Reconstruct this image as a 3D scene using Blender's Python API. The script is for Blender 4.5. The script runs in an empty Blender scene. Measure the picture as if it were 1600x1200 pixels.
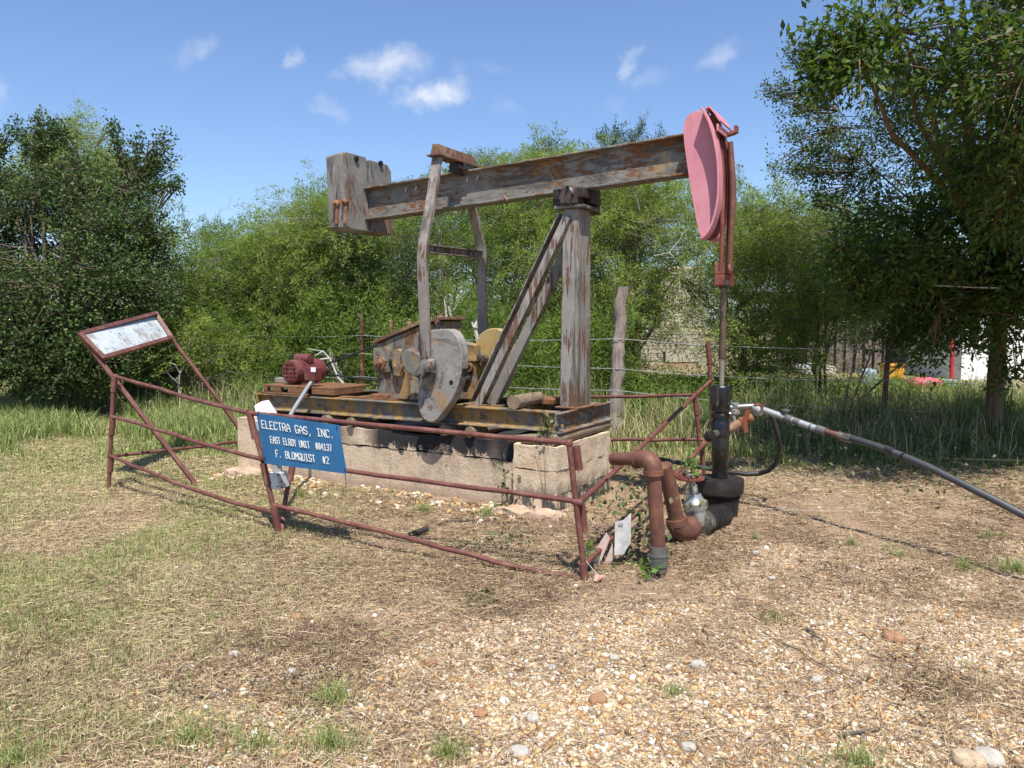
import bpy, bmesh, math, random
import numpy as np
from mathutils import Vector, Matrix, noise as mnoise
R = math.radians
scene = bpy.context.scene
COL = scene.collection

# ------------------------------------------------------------------ camera
PITCH = R(4.38); F = 1200.0; EYE = Vector((0, 0, 1.6))
cam_d = bpy.data.cameras.new("camera"); cam = bpy.data.objects.new("camera", cam_d); COL.objects.link(cam)
cam_d.sensor_width = 36; cam_d.lens = 36 * F / 1600.0; cam_d.clip_end = 3000; cam_d.clip_start = 0.05
cam.location = EYE; cam.rotation_euler = (R(90) - PITCH, 0, 0)
scene.camera = cam

# ------------------------------------------------------------------ light
SUN_EL = R(63); SUN_AZ = Vector((0.12, -0.993, 0)).normalized()
SUNV = (SUN_AZ * math.cos(SUN_EL) + Vector((0, 0, math.sin(SUN_EL)))).normalized()
sd = bpy.data.lights.new("sun", 'SUN'); sun = bpy.data.objects.new("sun", sd); COL.objects.link(sun)
sd.energy = 5.0; sd.angle = R(0.53); sd.color = (1.0, 0.95, 0.87)
sun.rotation_euler = SUNV.to_track_quat('Z', 'Y').to_euler(); sun.location = (0, 0, 30)
scene.view_settings.view_transform = 'Standard'; scene.view_settings.look = 'None'
scene.view_settings.exposure = 0.58; scene.view_settings.gamma = 1.0

def ray(px, py):
    cp, sp = math.cos(PITCH), math.sin(PITCH)
    a = (px - 800) / F; b = -(py - 600) / F
    return Vector((a, cp + b * sp, -sp + b * cp))

world = bpy.data.worlds.new("World"); scene.world = world; world.use_nodes = True
wn = world.node_tree; wn.nodes.clear()
def WN(t, **k):
    n = wn.nodes.new(t)
    for a, b in k.items(): setattr(n, a, b)
    return n
def wl(a, b): wn.links.new(a, b)
def wmath(op, a, b=None):
    n = WN('ShaderNodeMath', operation=op)
    for i, v in enumerate((a, b)):
        if v is None: continue
        if isinstance(v, (int, float)): n.inputs[i].default_value = v
        else: wl(v, n.inputs[i])
    return n.outputs[0]
sky = WN('ShaderNodeTexSky', sky_type='NISHITA'); sky.sun_disc = False
sky.sun_elevation = SUN_EL; sky.sun_rotation = math.atan2(SUN_AZ.x, SUN_AZ.y)
sky.air_density = 1.05; sky.dust_density = 0.6; sky.ozone_density = 2.0
tc = WN('ShaderNodeTexCoord'); sx = WN('ShaderNodeSeparateXYZ'); wl(tc.outputs['Generated'], sx.inputs[0])
yy = wmath('MAXIMUM', sx.outputs[1], 0.02)
cx = WN('ShaderNodeCombineXYZ'); wl(wmath('DIVIDE', sx.outputs[0], yy), cx.inputs[0]); wl(wmath('DIVIDE', sx.outputs[2], yy), cx.inputs[1])
n1 = WN('ShaderNodeTexNoise'); n1.inputs['Scale'].default_value = 16; n1.inputs['Detail'].default_value = 6; n1.inputs['Roughness'].default_value = .6; wl(cx.outputs[0], n1.inputs['Vector'])
vs = WN('ShaderNodeVectorMath', operation='SUBTRACT'); wl(n1.outputs['Color'], vs.inputs[0]); vs.inputs[1].default_value = (.5, .5, .5)
vm = WN('ShaderNodeVectorMath', operation='SCALE'); wl(vs.outputs[0], vm.inputs[0]); vm.inputs['Scale'].default_value = 0.075
va = WN('ShaderNodeVectorMath', operation='ADD'); wl(cx.outputs[0], va.inputs[0]); wl(vm.outputs[0], va.inputs[1])
CL = [(600, 106, 66, 30, 12, .62), (575, 122, 60, 16, 10, .35), (674, 144, 62, 25, 14, .85), (305, 78, 40, 22, 25, .22), (288, 92, 18, 18, 0, .2), (459, 94, 15, 18, 0, .32),
      (512, 170, 32, 12, -25, .26), (985, 94, 34, 13, 70, .42), (1128, 88, 44, 15, 25, .3), (1015, 125, 46, 14, 8, .14), (790, 172, 24, 16, 0, .1), (715, 105, 16, 14, 0, .1), (-10, 140, 20, 40, 0, .25),
      (965, 160, 20, 16, 30, .08), (770, 108, 26, 10, 0, .09)]
tot = None
for (px, py, rx, ry, an, op) in CL:
    d = ray(px, py); c = (d.x / d.y, d.z / d.y, 0)
    s = WN('ShaderNodeVectorMath', operation='SUBTRACT'); wl(va.outputs[0], s.inputs[0]); s.inputs[1].default_value = c
    r = WN('ShaderNodeVectorRotate', rotation_type='Z_AXIS'); wl(s.outputs[0], r.inputs['Vector']); r.inputs['Angle'].default_value = R(-an)
    m = WN('ShaderNodeVectorMath', operation='MULTIPLY'); wl(r.outputs[0], m.inputs[0]); m.inputs[1].default_value = (F / rx, F / ry, 0)
    l = WN('ShaderNodeVectorMath', operation='LENGTH'); wl(m.outputs[0], l.inputs[0])
    mr = WN('ShaderNodeMapRange', interpolation_type='SMOOTHSTEP'); wl(l.outputs['Value'], mr.inputs[0])
    mr.inputs[1].default_value = 1.25; mr.inputs[2].default_value = 0.1; mr.inputs[3].default_value = 0; mr.inputs[4].default_value = op
    tot = mr.outputs[0] if tot is None else wmath('MAXIMUM', tot, mr.outputs[0])
n2 = WN('ShaderNodeTexNoise'); n2.inputs['Scale'].default_value = 34; n2.inputs['Detail'].default_value = 5; wl(cx.outputs[0], n2.inputs['Vector'])
nr = WN('ShaderNodeMapRange'); wl(n2.outputs[0], nr.inputs[0]); nr.inputs[1].default_value = .25; nr.inputs[2].default_value = .6; nr.inputs[3].default_value = .25; nr.inputs[4].default_value = 1
tot = wmath('MULTIPLY', tot, nr.outputs[0])
tot = wmath('MULTIPLY', tot, wmath('GREATER_THAN', sx.outputs[1], 0.05))
tint = WN('ShaderNodeMix', data_type='RGBA', blend_type='MULTIPLY'); tint.inputs[0].default_value = 1
wl(sky.outputs[0], tint.inputs[6]); tint.inputs[7].default_value = (1.06, 1.16, 1.36, 1)
mx = WN('ShaderNodeMix', data_type='RGBA'); wl(tot, mx.inputs[0]); wl(tint.outputs[2], mx.inputs[6]); mx.inputs[7].default_value = (7.6, 7.8, 8.3, 1)
bg = WN('ShaderNodeBackground'); bg.inputs['Strength'].default_value = 0.088; wl(mx.outputs[2], bg.inputs['Color'])
wo = WN('ShaderNodeOutputWorld'); wl(bg.outputs[0], wo.inputs['Surface'])

# ------------------------------------------------------------------ where things stand
# machine axes: U runs along the pump towards the well, W runs across it
AU = Vector((.866, -.5, 0)); AW = Vector((.5, .866, 0)); AZ = Vector((0, 0, 1))
def M(u, w, z): return AU * u + AW * w + AZ * z
def hit(px, py, n, d):
    r = ray(px, py); return EYE + r * ((d - n.dot(EYE)) / n.dot(r))
def PW(px, py, w): return hit(px, py, AW, w)
def PU(px, py, u): return hit(px, py, AU, u)
def PY(px, py, y): return hit(px, py, Vector((0, 1, 0)), y)
def PZ(px, py, z): return hit(px, py, AZ, z)
def uw(p): return p.dot(AU), p.dot(AW), p.z

def hash2(ix, iy, s):
    v = np.sin(ix * 127.1 + iy * 311.7 + s * 74.7) * 43758.5453
    return v - np.floor(v)
def vnoise(x, y, s=0.0):
    x = np.asarray(x, float); y = np.asarray(y, float)
    ix, iy = np.floor(x), np.floor(y); fx, fy = x - ix, y - iy
    fx = fx * fx * (3 - 2 * fx); fy = fy * fy * (3 - 2 * fy)
    a = hash2(ix, iy, s); b = hash2(ix + 1, iy, s); c = hash2(ix, iy + 1, s); d = hash2(ix + 1, iy + 1, s)
    return a + (b - a) * fx + (c - a) * fy + (a - b - c + d) * fx * fy
def fbm(x, y, s=0.0, o=4):
    t = 0; a = .5; f = 1
    for i in range(o): t = t + a * vnoise(x * f, y * f, s + i * 7); a *= .5; f *= 2
    return t / (1 - .5 ** o)
def sstep(a, b, x):
    t = np.clip((x - a) / (b - a), 0, 1); return t * t * (3 - 2 * t)
def gh(x, y):
    """height of the ground"""
    x = np.asarray(x, float); y = np.asarray(y, float)
    near = np.exp(-((y - 6) / 9) ** 2)
    h = (fbm(x * .8, y * .8, 3) - .5) * .09 * near + (fbm(x * 4, y * 4, 9) - .5) * .03 * near
    h = h + .10 * sstep(9.5, 16, y) * (x < 1e9)
    h = h - .03 * sstep(6.2, 4.6, y)
    # bermed soil at the block wall and the heap at the near end of the pier
    h = h + .05 * np.exp(-(((x * .5 + y * .866) - 5.6) / .35) ** 2) * sstep(-7, -6, x * .866 - y * .5) * sstep(-2.4, -3.0, x * .866 - y * .5)
    return h
def ghf(x, y): return float(gh(x, y))
def gravel_mask(x, y):
    n = fbm(x * 1.3, y * 1.3, 21, 4) - .5
    edge = np.interp(x, [-2.2, -1.6, -1.0, -.3, .2, .8, 1.6, 3.4, 6], [3.3, 3.7, 3.95, 4.15, 4.3, 4.6, 4.95, 5.3, 5.6])
    g = sstep(-.25, .35, edge - y + n * 2.0)
    g = g * sstep(-1.9, -.4, x + n * 2.5)
    hol = sstep(.50, .72, fbm(x * 2.1, y * 2.1, 33, 4))
    return g * (1 - .55 * hol) * .85
def green_mask(x, y):
    n = fbm(x * .9, y * .9, 51, 4)
    g = sstep(-.6, -3.0, x + (n - .5) * 2.5) * .8 * sstep(.30, .58, n)
    g = g + sstep(8.8, 10.2, y + (n - .5) * 2 + .0 * x) * .9
    g = np.maximum(g, sstep(6.9, 8.0, y + (n - .5)) * sstep(-3.2, -4.6, x) * .9)
    return np.clip(g, 0, 1)

# ------------------------------------------------------------------ mesh building
class MB:
    def __init__(s): s.v = []; s.f = []
    def add(s, vs, fs):
        o = len(s.v); s.v += [Vector(v) for v in vs]; s.f += [tuple(i + o for i in f) for f in fs]; return s
    def box(s, c, ax, ay, az, hx, hy, hz):
        c = Vector(c); v = []
        for k in (-1, 1):
            for j in (-1, 1):
                for i in (-1, 1): v.append(c + ax * hx * i + ay * hy * j + az * hz * k)
        return s.add(v, [(0, 2, 3, 1), (4, 5, 7, 6), (0, 1, 5, 4), (2, 6, 7, 3), (0, 4, 6, 2), (1, 3, 7, 5)])
    def mbox(s, u0, u1, w0, w1, z0, z1):
        return s.box(M((u0 + u1) / 2, (w0 + w1) / 2, (z0 + z1) / 2), AU, AW, AZ, abs(u1 - u0) / 2, abs(w1 - w0) / 2, abs(z1 - z0) / 2)
    def prism(s, poly, ext):
        n = len(poly); ext = Vector(ext); poly = [Vector(p) for p in poly]
        nn = Vector((0, 0, 0))
        for i in range(n): nn += (poly[i] - poly[0]).cross(poly[(i + 1) % n] - poly[0])
        if nn.dot(ext) > 0: poly = poly[::-1]
        v = poly + [p + ext for p in poly]
        return s.add(v, [tuple(range(n)), tuple(range(2 * n - 1, n - 1, -1))] + [((i + 1) % n, i, n + i, n + (i + 1) % n) for i in range(n)])
    def tube(s, pts, r, n=12, cap=True, sq=1.0, up=None, wob=0, seed=0):
        pts = [Vector(p) for p in pts]; k = len(pts)
        rs = r if isinstance(r, (list, tuple)) else [r] * k
        ts = []
        for i in range(k):
            a = pts[max(0, i - 1)]; b = pts[min(k - 1, i + 1)]; ts.append((b - a).normalized())
        ref = Vector(up) if up is not None else (Vector((0, 0, 1)) if abs(ts[0].z) < .9 else Vector((1, 0, 0)))
        x = ref.cross(ts[0]).normalized(); v = []; rnd = random.Random(seed)
        for i in range(k):
            x = (x - ts[i] * x.dot(ts[i])).normalized(); y = ts[i].cross(x)
            for j in range(n):
                a = 2 * math.pi * j / n; q = rs[i] * (1 + (rnd.uniform(-wob, wob) if wob else 0))
                v.append(pts[i] + x * math.cos(a) * q + y * math.sin(a) * q * sq)
        f = []
        for i in range(k - 1):
            for j in range(n):
                a = i * n + j; b = i * n + (j + 1) % n; f.append((a, b, b + n, a + n))
        if cap: f.append(tuple(range(n - 1, -1, -1))); f.append(tuple(range((k - 1) * n, k * n)))
        return s.add(v, f)
    def lathe(s, p0, axis, prof, n=20):
        p0 = Vector(p0); axis = Vector(axis).normalized()
        ref = Vector((0, 0, 1)) if abs(axis.z) < .9 else Vector((1, 0, 0))
        x = ref.cross(axis).normalized(); y = axis.cross(x); v = []; f = []
        for (t, r) in prof:
            for j in range(n):
                a = 2 * math.pi * j / n; v.append(p0 + axis * t + x * math.cos(a) * r + y * math.sin(a) * r)
        for i in range(len(prof) - 1):
            for j in range(n):
                a = i * n + j; b = i * n + (j + 1) % n; f.append((a, b, b + n, a + n))
        f.append(tuple(range(n - 1, -1, -1))); f.append(tuple(range((len(prof) - 1) * n, len(prof) * n)))
        return s.add(v, f)
    def ibeam(s, a, b, up, h, w, tf=.012, tw=.010, kind='I'):
        a, b = Vector(a), Vector(b); d = (b - a).normalized(); up = Vector(up); up = (up - d * up.dot(d)).normalized(); sd = d.cross(up)
        H = h / 2; W = w / 2
        if kind == 'I':
            P = [(-W, -H), (W, -H), (W, -H + tf), (tw / 2, -H + tf * 1.6), (tw / 2, H - tf * 1.6), (W, H - tf), (W, H), (-W, H), (-W, H - tf), (-tw / 2, H - tf * 1.6), (-tw / 2, -H + tf * 1.6), (-W, -H + tf)]
        elif kind == 'S': P = [(-W, H), (-W, -H * .1), (W - tw, -H * .1), (W - tw, -H + tf), (-W, -H + tf), (-W, -H), (W, -H), (W, H)]
        elif kind == 'C':
            P = [(-W, -H), (W, -H), (W, -H + tf), (-W + tw, -H + tf * 1.6), (-W + tw, H - tf * 1.6), (W, H - tf), (W, H), (-W, H)]
        else:
            P = [(-W, -H), (W, -H), (W, H), (-W, H)]
        n = len(P)
        va = [a + sd * x + up * y for x, y in P]
        return s.prism(va, b - a)
    def ring(s, c, axis, R0, r, n=28, m=8):
        c = Vector(c); axis = Vector(axis).normalized(); ref = Vector((0, 0, 1)) if abs(axis.z) < .9 else Vector((1, 0, 0))
        x = ref.cross(axis).normalized(); y = axis.cross(x); v = []; f = []
        for i in range(n):
            a = 2 * math.pi * i / n; e = x * math.cos(a) + y * math.sin(a)
            for j in range(m):
                b = 2 * math.pi * j / m; v.append(c + e * (R0 + r * math.cos(b)) + axis * r * math.sin(b))
        for i in range(n):
            for j in range(m):
                f.append((i * m + j, i * m + (j + 1) % m, ((i + 1) % n) * m + (j + 1) % m, ((i + 1) % n) * m + j))
        return s.add(v, f)
    def bolt(s, p, axis, r=.016, h=.018):
        return s.lathe(p, axis, [(0, r), (h, r), (h, r * .55), (h * 1.7, r * .5)], 6)
    def rough(s, c, ax, ay, az, hx, hy, hz, res=.06, amp=.012, freq=3.0, round_=0.0, seed=0):
        """a box with finely divided, uneven faces"""
        c = Vector(c); off = Vector((seed * 13.1, seed * 7.7, seed * 3.3))
        def face(a, b, n, ha, hb, hn, sg):
            na = max(1, int(2 * ha / res)); nb = max(1, int(2 * hb / res)); v = []; f = []
            for i in range(na + 1):
                for j in range(nb + 1):
                    q = a * (-ha + 2 * ha * i / na) + b * (-hb + 2 * hb * j / nb) + n * hn * sg
                    if round_:
                        l = q.copy(); k = max(abs(l.dot(ax)) / hx, abs(l.dot(ay)) / hy, abs(l.dot(az)) / hz)
                        e = Vector((l.dot(ax) / hx, l.dot(ay) / hy, l.dot(az) / hz)); e.normalize()
                        sph = ax * e.x * hx + ay * e.y * hy + az * e.z * hz
                        q = q.lerp(sph * 1.15, round_)
                    p = c + q
                    dn = mnoise.noise_vector(p * freq + off) * amp + mnoise.noise_vector(p * freq * 4 + off) * amp * .4
                    v.append(p + dn)
            for i in range(na):
                for j in range(nb):
                    k = i * (nb + 1) + j; g = (k, k + nb + 1, k + nb + 2, k + 1)
                    f.append(g if sg > 0 else g[::-1])
            s.add(v, f)
        face(ay, az, ax, hy, hz, hx, 1); face(ay, az, ax, hy, hz, hx, -1)
        face(az, ax, ay, hz, hx, hy, 1); face(az, ax, ay, hz, hx, hy, -1)
        face(ax, ay, az, hx, hy, hz, 1); face(ax, ay, az, hx, hy, hz, -1)
        return s
    def build(s, name, mat, parent=None, loc=None, bevel=0, sharp=35, label=None):
        base = root_loc(parent) if parent is not None else (Vector(loc) if loc is not None else Vector((0, 0, 0)))
        me = bpy.data.meshes.new(name); me.from_pydata([v - base for v in s.v], [], s.f); me.update()
        bm = bmesh.new(); bm.from_mesh(me); bmesh.ops.remove_doubles(bm, verts=bm.verts, dist=1e-5); bmesh.ops.recalc_face_normals(bm, faces=bm.faces); bm.to_mesh(me); bm.free()
        me.shade_smooth(); me.set_sharp_from_angle(angle=R(sharp))
        me.materials.append(mat)
        o = bpy.data.objects.new(name, me); COL.objects.link(o)
        if parent is not None: o.parent = parent
        else: o.location = base
        if bevel:
            b = o.modifiers.new("edge", 'BEVEL'); b.width = bevel; b.segments = 2; b.limit_method = 'ANGLE'; b.angle_limit = R(40)
        if label: o['label'] = label
        return o
def root_loc(o):
    while o.parent is not None: o = o.parent
    return o.location.copy()
def thing(name, label, cat, loc, group=None):
    o = bpy.data.objects.new(name, None); COL.objects.link(o); o.location = loc; o.empty_display_size = .2
    return tag(o, label, cat, group)
def tag(o, label=None, cat=None, group=None, kind=None):
    if label: o['label'] = label
    if cat: o['category'] = cat
    if group: o['group'] = group
    if kind: o['kind'] = kind
    return o
def npmesh(name, verts, faces, mat, parent=None, loc=None, smooth=False, attrs=None):
    """verts (n,3), faces (m,k)"""
    base = np.array(root_loc(parent) if parent is not None else (loc if loc is not None else (0, 0, 0)))
    me = bpy.data.meshes.new(name); verts = np.asarray(verts, np.float32) - base.astype(np.float32); faces = np.asarray(faces, np.int32)
    m, k = faces.shape
    me.vertices.add(len(verts)); me.vertices.foreach_set("co", verts.ravel())
    me.loops.add(m * k); me.loops.foreach_set("vertex_index", faces.ravel())
    me.polygons.add(m); me.polygons.foreach_set("loop_start", np.arange(0, m * k, k, dtype=np.int32))
    me.update(calc_edges=True); me.validate()
    if smooth: me.shade_smooth()
    if attrs:
        for nm, arr in attrs.items():
            at = me.attributes.new(nm, 'FLOAT', 'POINT'); at.data.foreach_set("value", np.asarray(arr, np.float32))
    me.materials.append(mat)
    o = bpy.data.objects.new(name, me); COL.objects.link(o)
    if parent is not None: o.parent = parent
    else: o.location = base
    return o

# ------------------------------------------------------------------ materials
class NM:
    def __init__(s, name):
        s.m = bpy.data.materials.new(name); s.m.use_nodes = True; s.t = s.m.node_tree; s.t.nodes.clear()
        s.out = s.n('ShaderNodeOutputMaterial'); s.b = s.n('ShaderNodeBsdfPrincipled'); s.l(s.b.outputs[0], s.out.inputs[0])
        s.tc = s.n('ShaderNodeTexCoord')
    def n(s, t, **k):
        q = s.t.nodes.new(t)
        for a, b in k.items(): setattr(q, a, b)
        return q
    def l(s, a, b): s.t.links.new(a, b)
    def put(s, sock, v):
        if isinstance(v, bpy.types.NodeSocket): s.l(v, sock)
        elif isinstance(v, (tuple, list)) and len(v) == 3 and sock.type == 'RGBA': sock.default_value = (*v, 1)
        else: sock.default_value = v
    def co(s, sc=(1, 1, 1), rot=(0, 0, 0), src='Object'):
        q = s.n('ShaderNodeMapping'); s.l(s.tc.outputs[src], q.inputs[0]); q.inputs['Scale'].default_value = sc; q.inputs['Rotation'].default_value = rot; return q.outputs[0]
    def noise(s, scale, detail=6, rough=.6, co=None, dist=0):
        q = s.n('ShaderNodeTexNoise'); s.l(co if co is not None else s.tc.outputs['Object'], q.inputs['Vector'])
        q.inputs['Scale'].default_value = scale; q.inputs['Detail'].default_value = detail; q.inputs['Roughness'].default_value = rough; q.inputs['Distortion'].default_value = dist
        return q.outputs[0]
    def ramp(s, fac, stops, interp='LINEAR'):
        q = s.n('ShaderNodeValToRGB'); s.put(q.inputs[0], fac); q.color_ramp.interpolation = interp
        e = q.color_ramp.elements
        while len(e) < len(stops): e.new(.5)
        for i, (p, c) in enumerate(stops):
            e[i].position = p; e[i].color = (*c, 1) if isinstance(c, (tuple, list)) else (c, c, c, 1)
        return q.outputs[0]
    def step(s, fac, a, b, lo=0, hi=1):
        q = s.n('ShaderNodeMapRange'); s.put(q.inputs[0], fac); q.inputs[1].default_value = a; q.inputs[2].default_value = b; q.inputs[3].default_value = lo; q.inputs[4].default_value = hi; return q.outputs[0]
    def mix(s, f, a, b, blend='MIX'):
        q = s.n('ShaderNodeMix', data_type='RGBA', blend_type=blend); s.put(q.inputs[0], f); s.put(q.inputs[6], a); s.put(q.inputs[7], b); return q.outputs[2]
    def math(s, op, a, b=0.0):
        q = s.n('ShaderNodeMath', operation=op); s.put(q.inputs[0], a); s.put(q.inputs[1], b); return q.outputs[0]
    def bump(s, h, st=.4, d=.01):
        q = s.n('ShaderNodeBump'); q.inputs['Strength'].default_value = st; q.inputs['Distance'].default_value = d; s.put(q.inputs['Height'], h); s.l(q.outputs[0], s.b.inputs['Normal']); return q
    def fin(s, col, rough=.6, metal=0.0, spec=.5):
        s.put(s.b.inputs['Base Color'], col); s.put(s.b.inputs['Roughness'], rough); s.put(s.b.inputs['Metallic'], metal); s.b.inputs['Specular IOR Level'].default_value = spec
        return s.m
TILT = (0, 0, R(30))   # turns object axes onto the machine axes
def weathered(name, paint, rust=(.085, .046, .028), lichen=(.38, .25, .07), dark=(.03, .026, .022), rust_at=.60, lich_at=.66, streak=(1, 1, 1), pale=None, rough=.75):
    k = NM(name); pale = pale or tuple(min(1, c * 1.45 + .03) for c in paint)
    c0 = k.co((1, 1, 1), TILT); cs = k.co(streak, TILT)
    c = k.mix(k.step(k.noise(5, 5, .65, c0), .35, .68), paint, pale)
    c = k.mix(k.step(k.noise(3.2, 8, .7, cs, 1.0), .50, .62, 0, .9), c, tuple(x * .40 for x in paint))
    fl = k.noise(14, 8, .72, cs, .6)
    big = k.noise(2.3, 3, .5, c0)
    rz = k.math('ADD', k.math('MULTIPLY', fl, .62), k.math('MULTIPLY', big, .38))
    r = k.mix(k.step(k.noise(26, 5, .7, c0), .35, .65), rust, (rust[0] * 1.85, rust[1] * 1.75, rust[2] * 1.7))
    m = k.step(rz, rust_at - .035, rust_at - .01)
    c = k.mix(m, c, r)
    ly = k.noise(4.1, 7, .75, k.co((1, 1, .6), TILT), .8)
    c = k.mix(k.step(ly, lich_at, lich_at + .08, 0, .8), c, lichen)
    sp = k.noise(60, 3, .5, c0); c = k.mix(k.step(sp, .69, .73, 0, .8), c, dark)
    sp2 = k.noise(48, 3, .5, k.co((1.1, .9, 1), (0, 0, 1.2))); c = k.mix(k.step(sp2, .72, .75, 0, .7), c, tuple(min(1, x * 1.6 + .08) for x in pale))
    k.bump(k.math('ADD', k.math('MULTIPLY', m, -.5), k.math('MULTIPLY', k.noise(38, 6, .7, cs), .8)), .55, .006)
    return k.fin(c, k.mix(m, (rough * .8,) * 3, (.9, .9, .9)), 0, .35)
def rusty(name, a, b, c3=None, rough=.7, scale=9, bump=.4):
    k = NM(name); c = k.mix(k.step(k.noise(scale, 8, .7), .35, .65), a, b)
    if c3: c = k.mix(k.step(k.noise(scale * .45, 7, .75), .50, .62, 0, .85), c, c3)
    c = k.mix(k.step(k.noise(scale * 1.3, 7, .75, k.co((1, 1, .4))), .56, .64, 0, .6), c, tuple(x * .5 for x in a))
    c = k.mix(k.step(k.noise(80, 3, .6), .62, .7, 0, .5), c, tuple(x * .45 for x in a))
    k.bump(k.noise(70, 6, .7), bump, .003)
    return k.fin(c, rough, 0, .35)
GREY = (.145, .137, .12)
m_grey = weathered('weathered_grey_paint', GREY, rust_at=.585, lich_at=.67)
m_beam = weathered('beam_grey_paint', (.14, .132, .117), streak=(.22, 1, 2.2), rust_at=.55, lich_at=.60, rust=(.11, .055, .028))
m_post = weathered('post_grey_paint', (.205, .195, .172), streak=(2.4, 2.4, .18), rust_at=.555, lich_at=.78, pale=(.30, .277, .25))
m_weight = weathered('counterweight_paint', (.15, .14, .125), streak=(1.6, 1.6, .4), rust_at=.56, lich_at=.57, rust=(.10, .052, .03), lichen=(.26, .19, .10))
m_crank = weathered('crank_paint', (.20, .19, .17), rust_at=.62, lich_at=.545, lichen=(.33, .19, .08), pale=(.30, .28, .26))
m_crank2 = weathered('crank_lichen_paint', (.26, .21, .12), rust_at=.66, lich_at=.47, lichen=(.40, .27, .08))
m_gear = weathered('gearbox_paint', (.14, .13, .112), rust_at=.54, lich_at=.51, lichen=(.30, .17, .055), streak=(1, 1, .5))
m_skid = weathered('skid_paint', (.10, .095, .088), streak=(.2, 1, 1.6), rust_at=.60, lich_at=.47, lichen=(.32, .19, .045))
m_pit = weathered('pitman_paint', (.18, .16, .14), streak=(2, 2, .2), rust_at=.575, lich_at=.70)
m_cover = rusty('rusty_cover', (.085, .045, .030), (.17, .085, .05), (.27, .20, .12))
m_rust = rusty('orange_rust', (.13, .06, .033), (.22, .12, .07), (.28, .19, .12))
m_dark = rusty('greasy_black_iron', (.018, .015, .013), (.045, .035, .028), (.09, .055, .04), .5)
m_pipe = rusty('red_oxide_pipe', (.105, .034, .028), (.16, .062, .05), (.20, .10, .07), .55, 12, .25)
m_rpipe = rusty('rusted_well_pipe', (.10, .040, .030), (.15, .066, .046), (.22, .10, .045), .6, 11)
m_orust = rusty('bright_rust', (.20, .088, .036), (.13, .052, .03), (.28, .14, .055), .65, 14)
m_bridle = rusty('red_oxide_bridle', (.13, .035, .026), (.19, .06, .042), (.24, .10, .07), .5, 10, .2)
m_motor = rusty('motor_red_oxide', (.105, .026, .026), (.15, .042, .04), (.17, .07, .06), .5, 16, .2)
m_cast = rusty('greasy_cast_iron', (.05, .038, .032), (.085, .06, .05), None, .45, 14, .3)
def mk_pink():
    k = NM('pink_paint'); c = k.mix(k.step(k.noise(2.5, 4), .3, .7), (.50, .19, .235), (.57, .255, .295))
    c = k.mix(k.step(k.noise(7, 7, .7, k.co((2, 2, .4))), .52, .66, 0, .6), c, (.40, .13, .11)); c = k.mix(k.step(k.noise(5, 8, .75, k.co((2.5, 2.5, .25), TILT)), .60, .66, 0, .55), c, (.24, .085, .055)); c = k.mix(k.step(k.noise(3, 6, .7), .55, .72, 0, .35), c, (.66, .40, .40))
    c = k.mix(k.step(k.noise(45, 4, .7), .665, .70, 0, .85), c, (.15, .055, .04))
    k.bump(k.noise(30, 4), .12, .003); return k.fin(c, k.step(k.noise(6, 5), .3, .7, .45, .75), 0, .3)
m_pink = mk_pink()
def mk_oil():
    k = NM('oily_iron_and_hole_black'); n = k.noise(9, 7, .7)
    c = k.mix(k.step(n, .45, .6), (.004, .0035, .003), (.014, .010, .008)); c = k.mix(k.step(k.noise(16, 6, .7, k.co((1, 1, .3))), .66, .76, 0, .5), c, (.05, .032, .024))
    k.bump(k.noise(22, 6, .6), .8, .008); return k.fin(c, k.step(k.noise(12, 5), .35, .65, .10, .5), 0, .6)
m_oil_hole = mk_oil()  # serves oily iron and the painted dark of holes and recesses
def mk_oil2():
    k = NM('dusty_oily_casing'); c = k.mix(k.step(k.noise(6, 7, .7), .4, .65), (.008, .0065, .006), (.028, .021, .018))
    k.bump(k.noise(26, 6, .65), .3, .003); return k.fin(c, k.step(k.noise(9, 5), .3, .7, .35, .8), 0, .4)
m_cas = mk_oil2()
def mk_metal(name, a, b, rough, metal=.8, dirt=(.12, .10, .08), dirt_at=.6):
    k = NM(name); c = k.mix(k.step(k.noise(14, 6, .7), .35, .65), a, b); d = k.step(k.noise(9, 7, .75), dirt_at, dirt_at + .08)
    c = k.mix(d, c, dirt); k.bump(k.noise(45, 5), .25, .003); return k.fin(c, k.mix(d, (rough,) * 3, (.8, .8, .8)), k.mix(d, (metal,) * 3, (0, 0, 0)), .5)
m_galv = mk_metal('galvanised_pipe', (.42, .44, .45), (.30, .31, .32), .45, .35, (.2, .15, .11), .62)
m_silver = mk_metal('silver_painted_valve', (.50, .49, .45), (.30, .30, .27), .28, .65, (.10, .085, .06), .54)
m_silver2 = mk_metal('greasy_silver_valve', (.20, .19, .16), (.10, .09, .075), .4, .5, (.035, .03, .02), .48)
m_coup = mk_metal('grey_coupling', (.16, .155, .145), (.10, .10, .095), .5, .3, (.12, .07, .045), .55)
m_rod = mk_metal('weathered_rod', (.20, .15, .11), (.10, .075, .055), .42, .5, (.05, .03, .02), .6)
m_rodb = mk_metal('polished_rod', (.36, .33, .28), (.26, .24, .2), .3, .7, (.2, .15, .1), .68)
def plain(name, col, rough=.6, var=.15, scale=12, metal=0, bump=.2):
    k = NM(name); c = k.mix(k.step(k.noise(scale, 6, .65), .3, .7), tuple(x * (1 - var) for x in col), tuple(min(1, x * (1 + var)) for x in col))
    k.bump(k.noise(scale * 5, 5), bump, .003); return k.fin(c, rough, metal, .4)
m_rubber = plain('black_rubber', (.022, .022, .023), .5, .25)
m_poly = plain('grey_black_poly_pipe', (.05, .052, .055), .45, .3, 5)
m_orange = rusty('orange_handle', (.19, .055, .032), (.15, .045, .03), (.11, .04, .03), .5)
m_white = plain('white_plastic', (.72, .73, .74), .5, .06)
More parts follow.
